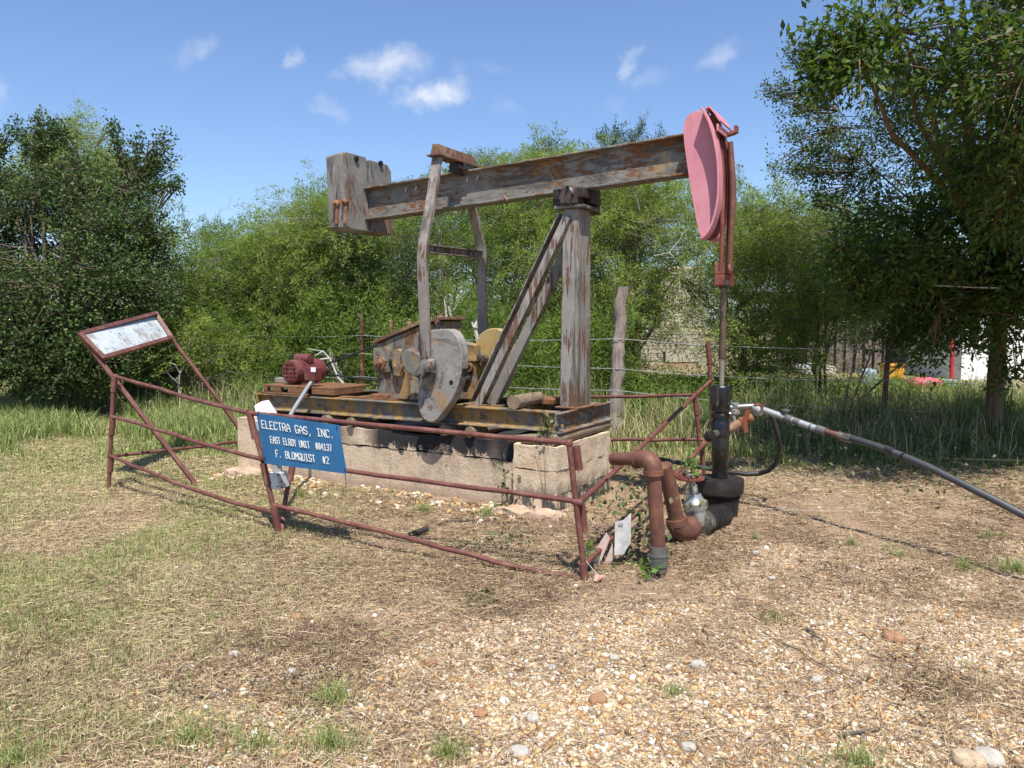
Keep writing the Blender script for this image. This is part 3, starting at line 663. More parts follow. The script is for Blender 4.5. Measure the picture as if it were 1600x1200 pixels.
# raised letters cast on the near weight, and stroke lettering in general
GL = {
 'A': [[(0, 0), (0, .6), (.5, 1), (1, .6), (1, 0)], [(0, .42), (1, .42)]], 'B': [[(0, 0), (0, 1), (.75, 1), (1, .85), (1, .65), (.75, .52), (0, .52)], [(.75, .52), (1, .38), (1, .15), (.75, 0), (0, 0)]],
 'C': [[(1, .82), (.8, 1), (.2, 1), (0, .82), (0, .18), (.2, 0), (.8, 0), (1, .18)]], 'E': [[(1, 1), (0, 1), (0, 0), (1, 0)], [(0, .5), (.75, .5)]], 'F': [[(1, 1), (0, 1), (0, 0)], [(0, .5), (.75, .5)]],
 'G': [[(1, .82), (.8, 1), (.2, 1), (0, .82), (0, .18), (.2, 0), (.8, 0), (1, .18), (1, .45), (.55, .45)]], 'I': [[(.5, 0), (.5, 1)], [(.1, 1), (.9, 1)], [(.1, 0), (.9, 0)]], 'J': [[(1, 1), (1, .2), (.8, 0), (.2, 0), (0, .2)]],
 'L': [[(0, 1), (0, 0), (1, 0)]], 'M': [[(0, 0), (0, 1), (.5, .45), (1, 1), (1, 0)]], 'N': [[(0, 0), (0, 1), (1, 0), (1, 1)]], 'O': [[(.2, 0), (0, .2), (0, .8), (.2, 1), (.8, 1), (1, .8), (1, .2), (.8, 0), (.2, 0)]],
 'Q': [[(.2, 0), (0, .2), (0, .8), (.2, 1), (.8, 1), (1, .8), (1, .2), (.8, 0), (.2, 0)], [(.55, .3), (1.05, -.12)]], 'R': [[(0, 0), (0, 1), (.8, 1), (1, .85), (1, .62), (.8, .5), (0, .5)], [(.5, .5), (1, 0)]],
 'S': [[(1, .82), (.8, 1), (.2, 1), (0, .82), (0, .65), (.2, .52), (.8, .48), (1, .35), (1, .18), (.8, 0), (.2, 0), (0, .18)]], 'T': [[(.5, 0), (.5, 1)], [(0, 1), (1, 1)]], 'U': [[(0, 1), (0, .18), (.2, 0), (.8, 0), (1, .18), (1, 1)]],
 'Y': [[(0, 1), (.5, .5), (1, 1)], [(.5, .5), (.5, 0)]], '#': [[(.3, .02), (.4, .98)], [(.65, .02), (.75, .98)], [(.05, .35), (.95, .35)], [(.1, .67), (1, .67)]],
 '0': [[(.2, 0), (0, .2), (0, .8), (.2, 1), (.8, 1), (1, .8), (1, .2), (.8, 0), (.2, 0)], [(.1, .15), (.9, .85)]], '1': [[(.2, .8), (.5, 1), (.5, 0)], [(.1, 0), (.9, 0)]], '2': [[(0, .8), (.2, 1), (.8, 1), (1, .8), (1, .6), (0, 0), (1, 0)]],
 '3': [[(0, .85), (.2, 1), (.8, 1), (1, .82), (1, .65), (.75, .52), (.4, .52)], [(.75, .52), (1, .36), (1, .17), (.8, 0), (.2, 0), (0, .15)]], '4': [[(.75, 0), (.75, 1), (0, .32), (1, .32)]], '7': [[(0, 1), (1, 1), (.4, 0)]], '6': [[(.9, .9), (.7, 1), (.2, 1), (0, .8), (0, .2), (.2, 0), (.8, 0), (1, .2), (1, .4), (.8, .55), (.1, .55)]],
 ',': [[(.45, .1), (.25, -.22)]], '.': [[(.3, .0), (.42, .12)]]}
def letters(q, text, org, ex, ey, nn, h, w, gap, th, depth):
    x = 0.0
    for ch in text:
        for st in GL.get(ch, []):
            for (p, r) in zip(st[:-1], st[1:]):
                a = org + ex * (x + p[0] * w) + ey * (p[1] * h); c = org + ex * (x + r[0] * w) + ey * (r[1] * h)
                d = c - a; L = d.length; d.normalize(); s_ = nn.cross(d).normalized()
                q.box((a + c) / 2 + nn * depth * .5, d, s_, nn, L / 2 + th * .42, th / 2, depth / 2 + random.uniform(0, 1e-4))
        x += w + gap
    return q
random.seed(4)
t0, t1 = PW(693, 577, 5.543), PW(687, 604, 5.543)
ex = (t1 - t0).normalized(); ey = ex.cross(AW).normalized()
if ey.dot(AU) < 0: ey = -ey
q = MB(); letters(q, 'JENSEN', t0 - ey * .012, ex, ey, -AW, .026, .017, .011, .0055, .005); q.build('cast_lettering', m_crank, cr)

# horsehead
HW0, HW1 = 6.045, 6.315
hp = [(1067.5, 203), (1068.5, 192), (1072, 184), (1078, 177.5), (1084, 174), (1091, 173), (1099.5, 173.5), (1104, 180), (1108.5, 189), (1113, 199), (1117, 212), (1120.5, 226), (1123, 240), (1125, 255), (1126, 272), (1126.3, 290), (1125.5, 310), (1123.5, 325), (1120.5, 338), (1117, 350), (1112, 361), (1106, 369), (1099, 374), (1095, 370), (1092, 363), (1088, 345), (1083, 318), (1078, 288), (1073, 255), (1069, 225)]
near_pl = [PW(x, y, HW0) for x, y in hp]
hh = MB().prism(near_pl, AW * .010).build('horsehead', m_pink, pj, bevel=.002, sharp=30)
b = MB(); b.prism([p + AW * (HW1 - HW0 - .01) for p in near_pl], AW * .010); b.build('far_cheek', m_pink, hh, bevel=.002)
arc = [PW(x, y, HW0) for x, y in hp[6:23]]
def strip(q, pts, wa, wb, off, th):
    v = []; n = len(pts)
    for i, p in enumerate(pts):
        a = pts[max(0, i - 1)]; c = pts[min(n - 1, i + 1)]; t = (c - a).normalized(); o_ = AW.cross(t); o_ = o_ if o_.dot(AU) > 0 else -o_
        for (w_, d_) in ((wa, off), (wb, off), (wb, off + th), (wa, off + th)): v.append(p + AW * (w_ - HW0) + o_ * d_)
    f = []
    for i in range(n - 1):
        for j in range(4): f.append((4 * i + j, 4 * i + (j + 1) % 4, 4 * i + 4 + (j + 1) % 4, 4 * i + 4 + j))
    f += [(3, 2, 1, 0), (4 * n - 4, 4 * n - 3, 4 * n - 2, 4 * n - 1)]
    q.add(v, f)
b = MB(); strip(b, arc, HW0 - .105, HW0 + .012, .0, .014); b.build('near_rim', m_pink, hh, bevel=.002)
b = MB(); strip(b, arc, HW1 - .05, HW1 + .02, .0, .016); b.build('far_rim', m_pink, hh, bevel=.002)
b = MB(); strip(b, arc, HW0 + .036, HW1 - .051, -.02, .012); b.build('arc_face', m_bridle, hh)
# bridle
b = MB()
n_ = [PW(x, y, 6.07) for x, y in ((1104, 176), (1109, 187), (1114, 198), (1119, 213), (1123, 228), (1126, 244), (1128, 262), (1129, 285), (1129, 310), (1128.5, 345), (1128, 380), (1126, 424))]
b.tube(n_, [.014] * 5 + [.017] * 7, 10); b.build('bridle_rod', m_bridle, hh)
b = MB()
n_ = [PW(x, y, 6.25) for x, y in ((1120, 186), (1128, 205), (1134, 222), (1139, 240), (1141.5, 262), (1142, 290), (1141, 330), (1139, 375), (1137, 424))]
b.tube(n_, [.016] * 3 + [.022] * 6, 12); b.build('bridle_rod', m_bridle, hh)
b = MB()
n_ = [PW(x, y, 6.20) for x, y in ((1141, 222), (1142.5, 245), (1144, 268), (1145, 290), (1144.5, 320), (1142, 360), (1140, 424))]
b.tube(n_, [.022, .023, .025, .027, .027, .024, .022], 12); b.build('bridle_sleeve', m_rpipe, hh)
b = MB(); cp_ = [PW(x, y, 6.0) for x, y in ((1101, 169), (1105, 166.5), (1111, 171), (1118, 180), (1124, 190))]
for i in range(len(cp_) - 1):
    a, c = cp_[i], cp_[i + 1]; t = (c - a).normalized(); o_ = AW.cross(t); o_ = o_ if o_.dot(AU) > 0 else -o_
    b.prism([a, c, c + o_ * .012, a + o_ * .012], AW * .34)
b.build('hanger_cap', m_pink, hh, bevel=.003)
b = MB()
a_, c_ = PW(1111, 197, 6.0), PW(1127, 191, 6.24)
_k = PU((1111 + 1128) / 2, 197.5, uw(a_)[0] + .05); b.box(M(uw(_k)[0], 6.13, _k.z), AW, AU, AZ, .135, .007, .026); b.build('keeper_strap', m_pink, hh, bevel=.002)
b = MB(); s0 = PW(1133, 211, 6.28); b.box(s0 + AU * .02, (AU + AZ * .25 + AW * .15).normalized(), AW, AZ, .065, .03, .014)
b.box(s0 + AU * .085 + AZ * .035 + AW * .01, AU, AW, AZ, .012, .03, .028); b.build('keeper_hook', m_bridle, hh, bevel=.003)
b = MB(); b.rough(PW(1117, 200, 6.16), AU, AW, AZ, .03, .05, .10, .03, .012, 9, .3, seed=61); b.build('cable_socket', m_rust, hh)
# carrier bar
wu = -1.655; ccen = PU(1131, 430, wu); WC = uw(ccen)[1]
zc1 = uw(PU(1131, 412, wu))[2]; zc2 = uw(PU(1131, 429, wu))[2]; zc3 = uw(PU(1131, 447, wu))[2]
b = MB(); b.mbox(wu - .055, wu + .055, WC - .085, WC + .085, zc2, zc1); b.mbox(wu - .06, wu + .062, WC - .09, WC + .10, zc3, zc2 - .004)
b.ring(PU(1140.5, 420, wu + .075), AU, .032, .013, 18, 8)
cb = b.build('carrier_bar', m_bridle, pj, bevel=.006)
b = MB(); b.box(PU(1137, 442, wu + .07), AU, AW, AZ, .015, .025, .02); b.lathe(PU(1140, 420, wu + .06), AU, [(0, .02), (.02, .02)], 8); b.build('clamp_bolt', m_cast, cb)
b = MB(); b.lathe(M(wu, WC, zc3 - .02), AZ, [(0, .035), (.02, .04)], 14); b.build('rod_clamp', m_dark, cb)

# saddle bearing on the post
b = MB(); SB = M(-2.93, 6.18, uw(PW(880, 306, 5.98))[2])
b.lathe(SB - AW * .20, AW, [(0, .03), (.0, .065), (.02, .085), (.12, .088), (.28, .088), (.38, .085), (.40, .065), (.40, .02)], 18)
b.rough(SB - AW * .14, AU, AW, AZ, .095, .055, .075, .025, .02, 9, .45, seed=71)
b.build('saddle_bearing', m_cast, pj)
b = MB(); b.box(SB + AZ * (.03), AU, AW, AZ, .15, .14, .045); b.box(SB + AZ * .02 + AU * .13 + AW * .1, AU, AW, AZ, .03, .09, .07); b.box(SB - AU * .13 - AZ * .03, AU, AW, AZ, .03, .12, .05)
b.box(SB + AW * .22 + AU * .05 - AZ * .03, AU, AW, AZ, .07, .05, .085)
b.build('saddle_bracket', m_dark, pj, bevel=.008)
b = MB(); b.box(M(-2.91, 6.18, PT + .012), AU, AW, AZ, .14, .17, .012); b.build('post_cap_plate', m_grey, pj, bevel=.002)
b = MB()
for i in range(5): b.bolt(SB - AW * .2 + AU * (.07 * math.cos(i * 1.2)) + AZ * (.07 * math.sin(i * 1.2)), -AW, .014, .02)
b.build('bearing_stud', m_oil_hole, pj)

# ================================================================== MOTOR, PALLET, BELTS
mc = PW(452.5, 581, 5.80); mu, mw, mz = uw(mc); MR = .127
pal_top = mz - MR - .012
pl = thing('wooden_pallet_block', 'stack of rusty brown timber blocks under the electric motor', 'timber base', M(-5.9, 6.0, .88))
pu0, pu1 = uw(PW(412, 600, 5.74))[0], uw(PW(521, 600, 5.74))[0]
b = MB(); hz0, hz1 = .879, pal_top
b.mbox(pu0, pu1, 5.74, 6.3, hz1 - .025, hz1); b.build('deck_board', m_woodr, pl, bevel=.004)
for i, (a, c) in enumerate(((0, .05), (.15, .25), (.36, .62), (.70, 1.0))):
    q = MB(); q.mbox(pu0 + (pu1 - pu0) * a, pu0 + (pu1 - pu0) * c, 5.735, 5.76 + .4 * (i == 3) + .03, hz0 + .018, hz1 - .027); q.build('spacer_block', m_woodr, pl, bevel=.005)
b = MB(); b.mbox(pu0 - .03, pu0 + (pu1 - pu0) * .66, 5.71, 6.3, hz0, hz0 + .016); b.build('bottom_board', m_woodr, pl, bevel=.003)
b = MB(); b.mbox(pu0 - .06, pu0 + .22, 5.95, 6.35, hz1 + .002, hz1 + .055); o = b.build('wood_plank', m_plank, loc=M(pu0, 6.1, hz1), bevel=.006); tag(o, 'short grey plank end behind the electric motor', 'plank')

mt = thing('electric_motor', 'dark red electric motor with slotted end bell and white label, bolted to the timber blocks', 'motor', M(mu, mw + .2, pal_top))
b = MB(); b.lathe(mc, AW, [(0, MR * .80), (.004, MR * .93), (.03, MR * .985), (.09, MR), (.095, MR * .985), (.36, MR * .985), (.365, MR), (.42, MR * .97), (.44, MR * .8), (.46, MR * .35)], 36); body = b.build('motor_body', m_motor, mt, sharp=30)
b = MB(); b.lathe(mc + AW * .003, -AW, [(0, MR * .78), (.002, MR * .78), (.002, .001)], 32); b.build('vent_shade', m_oil_hole, body)  # black disc painted as the shade behind the vent slots
b = MB()
for i in range(-4, 5):
    z = i * MR * .165; hwid = math.sqrt(max(0, (MR * .78) ** 2 - z * z))
    if i % 2 == 0: b.box(mc - AW * .004 + AZ * z, AU, AW, AZ, hwid, .004, MR * .045)
for i in (-1, 0, 1): b.box(mc - AW * .0045 + AU * i * MR * .42, AU, AW, AZ, MR * .05, .004, math.sqrt((MR * .78) ** 2 - (i * MR * .42) ** 2))
b.lathe(mc - AW * .002, -AW, [(0, MR * .2), (.007, MR * .18)], 14)
b.build('vent_grille', m_motor, body)
b = MB(); b.lathe(mc + AW * .20 + AZ * (MR + .002) , AU, [(-.10, .004), (-.095, .05), (-.08, .055), (.09, .055), (.105, .05), (.11, .004)], 18); b.build('capacitor_cover', m_motor, mt)
jb = mc + AW * .16 + AU * (MR * .86) - AZ * .0
b = MB(); b.box(PW(489, 584, 5.80) - AW * .0, AU, AW, AZ, .075, .05, .065); jbx = b.build('junction_box', m_motor, mt, bevel=.006)
b = MB(); b.box(PW(489.5, 577.5, 5.747), AU, AW, AZ, .033, .0015, .024); b.build('paper_label', m_white, jbx)
b = MB(); b.box(mc + AW * .12 - AZ * (MR + .004), AU, AW, AZ, .10, .03, .008); b.box(mc + AW * .33 - AZ * (MR + .004), AU, AW, AZ, .10, .03, .008)
for s_ in (-1, 1):
    b.box(mc + AW * .22 - AZ * (MR * .75) + AU * s_ * MR * .55, AU, AW, AZ, .012, .13, MR * .28)
b.build('mounting_base', m_motor, mt, bevel=.003)
pc = mc + AW * .52
b = MB(); b.lathe(mc + AW * .44, AW, [(0, .012), (.12, .012)], 10); b.lathe(pc - AW * .03, AW, [(0, .05), (.015, .05), (.03, .038), (.045, .05), (.06, .05)], 20); b.build('pulley', m_cast, mt)
# the shaft pulley and sheave line up through the belts
bt = thing('drive_belt', 'thin black rubber drive belt running from the motor to the gearbox sheave', 'belt', pc)
sc2 = M(uw(sc_)[0], uw(sc_)[1], 1.27)
def beltrun(p, q_, r): b = MB(); b.tube([p, (p + q_) / 2 - AZ * .006, q_], r, 6); return b
beltrun(pc + AZ * .05, sc2 + AZ * .285 - AU * .08, .011).build('upper_run', m_rubber, bt)
beltrun(pc - AZ * .05, sc2 - AZ * .29 - AU * .03, .011).build('lower_run', m_rubber, bt)

# log on the skid
b = MB(); la, lb = PW(802, 623.5, 5.70), PW(842, 616, 6.22); la.z = .875 + .062; lb.z = .875 + .06
b.tube([la, la.lerp(lb, .5), lb], [.062, .06, .055], 18, wob=.03, seed=8); o = b.build('cut_log', m_wood, loc=la, sharp=50); tag(o, 'short cut log with cracked round end lying on the skid left of the post', 'log')
b = MB(); b.mbox(-3.5, -3.15, 6.2, 6.45, .876, .93); o = b.build('brick_scrap', m_orust, loc=M(-3.3, 6.3, .88), bevel=.006); tag(o, 'rusty orange scrap lying on the skid between the log and the post', 'scrap')

# ================================================================== WELLHEAD
wh = thing('wellhead', 'oil blackened wellhead standing at the foot of the pink horsehead, casing head and stuffing box', 'wellhead', M(wu, WC, -.05))
WX = M(wu, WC, 0)
def WZ(py, du=0): return uw(PU(1122, py, wu))[2]
gz = -.12
b = MB(); b.lathe(WX + AZ * gz, AZ, [(0, .152), (WZ(792) - gz, .155), (WZ(778) - gz, .165)], 40); b.lathe(WX + AZ * WZ(778), AZ, [(0, .16), (.012, .172), (.02, .16), (.035, .165), (.038, .185), (.05, .195), (WZ(752) - WZ(778) + .012, .197), (WZ(751) - WZ(778) + .014, .194), (WZ(751) - WZ(778) + .014, .186)], 44)
b.build('casing_head', m_cas, wh, sharp=24)
b = MB(); zt = WZ(744); z = zt
prof = [(-.02, .058), (.07, .060), (.075, .066), (.08, .060)]
b.lathe(WX + AZ * zt, AZ, [(a_, r_ * 1.1) for a_, r_ in [(-.03, .057), (WZ(722) - zt, .057), (WZ(720) - zt, .064), (WZ(700) - zt, .063), (WZ(692) - zt, .062), (WZ(690) - zt, .060), (WZ(682) - zt, .060), (WZ(681) - zt, .066), (WZ(660) - zt, .067), (WZ(658) - zt, .060), (WZ(655) - zt, .060), (WZ(654) - zt, .073), (WZ(649) - zt, .074), (WZ(647) - zt, .062), (WZ(645) - zt, .062), (WZ(643) - zt, .07), (WZ(633) - zt, .066), (WZ(632) - zt, .068), (WZ(624) - zt, .076), (WZ(606) - zt, .079), (WZ(604) - zt, .072), (WZ(604) - zt, .03)]], 32)
tt = b.build('stuffing_box_stack', m_oil_hole, wh, sharp=40)
b = MB(); b.rough(PU(1117, 618, wu + .075), AU, AW, AZ, .025, .04, .085, .03, .008, 8, .3, seed=81); b.build('packing_gland_lug', m_oil_hole, tt); b = MB(); b.rough(PU(1136, 618, wu + .055) , AU, AW, AZ, .025, .035, .08, .03, .008, 8, .3, seed=82); b.build('packing_gland_lug', m_oil_hole, tt)
b = MB(); b.lathe(WX + AZ * (WZ(604) - .02), AZ, [(0, .021), (WZ(560) - WZ(604), .021)], 14)
b.build('polished_rod', m_rodb, wh, label='pale worn lower end of the polished rod')
b = MB(); b.lathe(WX + AZ * WZ(562), AZ, [(0, .023), (.01, .027), (WZ(445) - WZ(562), .025)], 14); b.build('rod_liner', m_rod, wh)
p = PU(1119, 677, wu + .03); e = PY(1106, 683, p.y - .22)
b = MB(); b.tube([p, p.lerp(e, .6)], .028, 12); b.build('bleeder_nipple', m_silver2, wh)
b = MB(); d_ = (e - p).normalized(); b.lathe(p.lerp(e, .55), d_, [(0, .035), (.03, .036), (.035, .042), (.075, .044), (.08, .02), (.10, .018)], 12); b.build('bleeder_plug', m_oil_hole, wh)

# flow line valve cluster, behind the stack on the right
fl = thing('flow_line', 'grey jointed flow line running from the orange handled valve down to the right edge', 'pipe', PY(1186, 640, 6.35))
y0 = 6.35
j = PY(1186, 638, 6.35); e1 = PY(1302, 679, 5.90); e2 = PY(1335, 688, 5.76)
b = MB(); b.tube([j, PY(1240, 657, 6.14)], .026, 16); b.build('pipe_joint', m_galv, fl)
b = MB(); b.tube([PY(1226, 652, 6.2), PY(1238, 656.5, 6.15)], .033, 12); b.tube([PY(1240, 657, 6.14), PY(1250, 660.5, 6.10)], .030, 12); b.lathe(PY(1227, 650, 6.19), AZ, [(0, .022), (.035, .022), (.04, .034), (.052, .034), (.055, .02)], 12); b.build('pipe_union', m_coup, fl)
b = MB(); b.tube([PY(1250, 660.5, 6.10), PY(1278, 670.5, 5.99)], .026, 16); b.build('pipe_joint', m_galv, fl)
b = MB(); b.tube([PY(1276, 669.8, 6.0), PY(1290, 674.8, 5.94)], .034, 12); b.tube([PY(1265, 665.5, 6.04), PY(1268, 666.7, 6.03)], .031, 12); b.build('pipe_union', m_coup, fl)
b = MB(); b.tube([PY(1288, 674, 5.95), PY(1312, 681, 5.86)], .024, 14); b.build('rusty_nipple', m_rpipe, fl)
b = MB(); b.tube([PY(1310, 680, 5.87), PY(1318, 682.5, 5.84)], .033, 12); b.tube([PY(1318, 682.5, 5.84), PY(1330, 686, 5.79)], .034, 10); b.build('clamp_coupling', m_silver2, fl)
b = MB(); b.tube([PY(1329, 684, 5.79), PY(1370, 697, 5.6), PY(1410, 712, 5.45), PY(1450, 729, 5.3), PY(1500, 754, 5.12), PY(1560, 784, 4.95), PY(1640, 826, 4.72), PY(1780, 905, 4.4)], .0255, 16); b.build('poly_pipe', m_poly, fl)
b = MB(); b.tube([PY(1384, 701, 5.55), PY(1396, 706, 5.5)], .029, 14); b.tube([PY(1410, 712, 5.44), PY(1412, 713, 5.43)], .029, 14); b.build('pipe_collar', m_rubber, fl)
# valve body from the stack to the elbow
v0 = PU(1134, 672, wu + .02); v1 = PY(1160, 660, 6.40); v2 = PY(1180, 645, 6.38)
b = MB(); b.tube([v0, v0.lerp(v1, .5), v1], [.034, .040, .036], 14); b.build('outlet_tee', m_rust, fl)
b = MB(); b.lathe(v1 - (v2 - v1).normalized() * .03, v2 - v1, [(0, .035), (.02, .05), (.04, .052), (.05, .038), (.08, .038), (.085, .050), (.11, .050), (.13, .034)], 16); b.build('ball_valve', m_orust, fl)
b = MB(); b.tube([PY(1170, 640, 6.2), PY(1164, 655, 6.2), PY(1164, 668, 6.2), PY(1166, 676, 6.2)], .011, 8, sq=2.0); b.tube([PY(1178, 633, 6.25), PY(1186, 632, 6.25), PY(1191, 636, 6.25), PY(1192, 630, 6.25), PY(1190, 640, 6.25)], .012, 8); b.build('valve_handle', m_orange, fl)
b = MB(); b.lathe(PY(1184, 640, 6.34), Vector((-.4, .6, .35)), [(-.05, .032), (.03, .034), (.04, .03)], 14); b.tube([v2, j], .036, 14); b.build('pipe_elbow', m_galv, fl)
b = MB(); a = PY(1140, 636, 6.5); c = PY(1178, 634, 6.45)
b.tube([PY(1134, 637, 6.5), c], .020, 12); b.lathe(PY(1148, 640, 6.5), AZ, [(-.04, .028), (-.035, .045), (.0, .046), (.01, .03), (.03, .03), (.035, .042), (.055, .042), (.06, .02)], 14); b.tube([PY(1136, 648, 6.5), PY(1152, 646, 6.5)], .025, 12)
b.build('bypass_valve', m_silver, fl)
b = MB(); b.tube([PY(1146, 650, 6.42), PY(1150, 662, 6.40), PY(1152, 672, 6.38)], .014, 8); b.lathe(PY(1150, 668, 6.42), AZ, [(-.03, .02), (0, .035), (.02, .02)], 10); b.build('small_valve', m_silver, fl)
# black hose loop
hs = thing('black_hose', 'oily black rubber hose looping from the valve down behind the wellhead', 'hose', PZ(1190, 740, 0))
pts = [(1190, 634, 6.45), (1200, 640, 6.45), (1208, 655, 6.45), (1214, 675, 6.47), (1218, 695, 6.5), (1217, 712, 6.6), (1211, 726, 6.7), (1200, 736, 6.78), (1186, 740, 6.85), (1165, 741, 6.85), (1140, 738, 6.95), (1100, 731, 7.05), (1065, 724, 7.15), (1030, 717, 7.3), (1000, 712, 7.4), (975, 709, 7.5)]
b = MB(); b.tube([PY(*p) for p in pts], .021, 12); b.build('hose_run', m_rubber, hs)

# ================================================================== CASING VALVE
cv = thing('casing_valve', 'greasy silver gate valve with a dark red handwheel beside the black casing head', 'valve', PZ(1085, 835, -.05))
vy = 5.72
cc = PY(1087, 808, vy); 
b = MB(); top = PY(1082, 757, vy); base = PY(1090, 822, vy); H = (top - base).length
b.lathe(base, top - base, [(-.02, .05), (0, .072), (.02, .080), (H * .40, .080), (H * .42, .078), (H * .43, .092), (H * .49, .094), (H * .50, .084), (H * .52, .084), (H * .53, .092), (H * .58, .092), (H * .63, .074), (H * .70, .060), (H * .78, .052), (H * .80, .036), (H * .97, .034), (H, .030), (H + .01, .02)], 28)
vb = b.build('valve_body', m_silver, cv, sharp=40)
b = MB()
for i in range(8):
    a = i * math.pi / 4 + .2; b.bolt(base + (top - base) * .56 + Vector((math.cos(a) * .094, math.sin(a) * .094, .0)), top - base, .011, .012)
b.build('bonnet_bolt', m_silver2, vb)
b = MB(); d_ = (PY(1076, 826, 5.55) - PY(1128, 806, 5.98)).normalized()
bc = PY(1097, 817, 5.74); 
b.lathe(bc - d_ * .05, -d_, [(0, .085), (.0, .095), (.03, .098), (.05, .085), (.09, .088), (.095, .102), (.115, .102), (.12, .088), (.15, .09), (.155, .104), (.18, .104), (.185, .09), (.32, .085)], 26); b.build('ribbed_nipple', m_cas, cv, sharp=40)
b = MB(); b.lathe(bc - d_ * .06, d_, [(0, .09), (.05, .098), (.07, .088), (.09, .100), (.12, .100), (.13, .08)], 26); b.build('valve_end', m_silver2, cv, sharp=40)
wc_ = PY(1078, 746, 5.70)
b = MB(); b.ring(wc_, (0, -.05, 1), .094, .012, 30, 8)
for i in range(5):
    a = i * 2 * math.pi / 5; b.tube([wc_ + Vector((.02 * math.cos(a), .02 * math.sin(a), 0)), wc_ + Vector((.09 * math.cos(a), .09 * math.sin(a), 0))], .008, 6)
for i in range(20):
    a = i * 2 * math.pi / 20; b.lathe(wc_ + Vector((.098 * math.cos(a), .098 * math.sin(a), -.012)), AZ, [(0, .009), (.024, .009)], 6)
b.build('handwheel', m_bridle, cv); b = MB(); b.lathe(PY(1080, 765, 5.7), AZ, [(0, .014), (wc_.z - PY(1080, 765, 5.7).z + .015, .012)], 8); b.lathe(wc_, AZ, [(-.01, .022), (.02, .022), (.03, .012)], 6); b.build('valve_stem', m_silver, cv)
# rust elbow and leaning riser
b = MB(); eb = [PY(1081, 822, 5.60), PY(1076, 827, 5.56), PY(1070, 830, 5.52), PY(1064, 828, 5.48), PY(1060, 822, 5.46), PY(1057, 812, 5.46)]
b.tube(eb, [.080, .084, .085, .083, .078, .072], 20); b.build('rusty_elbow', m_rpipe, cv)
b = MB(); b.tube([PY(1059, 820, 5.46), PY(1057, 810, 5.46)], .080, 20); b.tube([PY(1057, 812, 5.46), PY(1046, 760, 5.42), PY(1037, 727, 5.38)], .056, 20); b.build('leaning_riser', m_rpipe, cv)

# standpipe in front
st = thing('standpipe', 'tall rusty standpipe with an open elbow pointing left, in front of the wellhead', 'pipe', PZ(1030, 905, -.05))
sy = 4.86; g0 = PY(1030, 912, sy); R0 = .048
b = MB(); b.tube([g0, PY(1029, 850, sy)], R0 * .95, 24); b.tube([PY(1028.5, 856, sy), PY(1021, 735, sy)], R0 * .98, 24); b.build('riser_pipe', m_rpipe, st)
b = MB(); b.tube([PY(1029, 884, sy), PY(1028.5, 866, sy)], R0 * 1.28, 28); b.tube([PY(1028.6, 866, sy), PY(1028.4, 853, sy)], R0 * 1.18, 28); b.tube([PY(1028.7, 868, sy), PY(1028.7, 865, sy)], R0 * 1.36, 28); b.tube([PY(1029.6, 893, sy), PY(1029.4, 884, sy)], R0 * 1.12, 28); b.build('pipe_coupling', m_coup, st, sharp=40)
b = MB(); el = [PY(x, y, yy_) for x, y, yy_ in ((1021, 738, sy), (1020.5, 731, sy), (1018.5, 724, sy + .01), (1013, 719, sy + .03), (1005, 717, sy + .06), (996, 717, sy + .1))]
b.tube(el, [.056, .057, .059, .06, .058, .056], 24); b.tube([PY(1021, 742, sy), PY(1020.8, 735, sy)], .064, 24); b.tube([PY(998, 717, sy + .09), PY(993, 717, sy + .11)], .063, 24); b.build('elbow', m_rpipe, st, sharp=45)
b = MB(); h0, h1 = PY(994, 717, sy + .11), PY(958, 717, sy + .26); b.tube([h0, h1], .044, 24, cap=False); b.tube([h0, h1], .038, 24, cap=False); dd = (h1 - h0).normalized(); b.ring(h1, dd, .041, .004, 24, 6); b.build('open_outlet', m_rpipe, st)

# ================================================================== PIPE GUARD FENCE
m_old = m_pipe
gf = thing('pipe_guard_fence', 'leaning guard fence of thin dark red pipe rails around the pumpjack', 'pipe fence', PZ(437, 830, 0))
def G(px, py, y): return PY(px, py, y)
def rail(pts, r=.017, nm='rail'):
    q = MB(); P = [G(*p) for p in pts]; Q = []; rr = random.Random(int(pts[0][0] * 7 + pts[-1][1]))
    for i in range(len(P) - 1):
        n = max(2, int((P[i + 1] - P[i]).length / .22))
        for k_ in range(n): Q.append(P[i].lerp(P[i + 1], k_ / n) + Vector((rr.gauss(0, .0022), rr.gauss(0, .0022), rr.gauss(0, .0035))) * (k_ > 0))
    Q.append(P[-1]); q.tube(Q, r, 10, wob=.035, seed=rr.randint(0, 99))
    for e in (Q[0], Q[-1]): q.rough(e, Vector((1, 0, 0)), Vector((0, 1, 0)), AZ, r * 1.35, r * 1.35, r * 1.2, r * .9, r * .25, 40, .8, seed=int(e.x * 10))
    return q.build(nm, m_pipe, gf, sharp=50)
def post(pts, r=.021, sleeves=()):
    q = MB(); P = [G(*p) for p in pts]; q.tube(P, r, 12)
    o_ = q.build('post', m_pipe, gf)
    if sleeves:
        for (a, c) in sleeves: q = MB(); q.tube([G(*a), G(*c)], r * 1.35, 12); q.build('post_sleeve', m_pipe, o_)
    return o_
YA, YB, YC, YD = 7.55, 5.9, 4.78, 7.9
post([(178, 586, YA), (174, 670, YA), (170, 762, YA)], .02, [((180, 588, YA), (177, 612, YA)), ((177, 650, YA), (174, 680, YA)), ((174, 712, YA), (172, 738, YA))])
post([(389, 640, YB + .12), (411, 722, YB + .04), (436, 834, YB - .02)], .02, [((390, 645, YB + .1), (399, 686, YB + .08)), ((411, 724, YB + .03), (419, 758, YB + .02)), ((428, 792, YB - .03), (435, 832, YB - .03))])
post([(456, 726, YB + .35), (446, 780, YB + .22), (440, 832, YB)], .02, [((457, 728, YB + .34), (453, 752, YB + .3))])
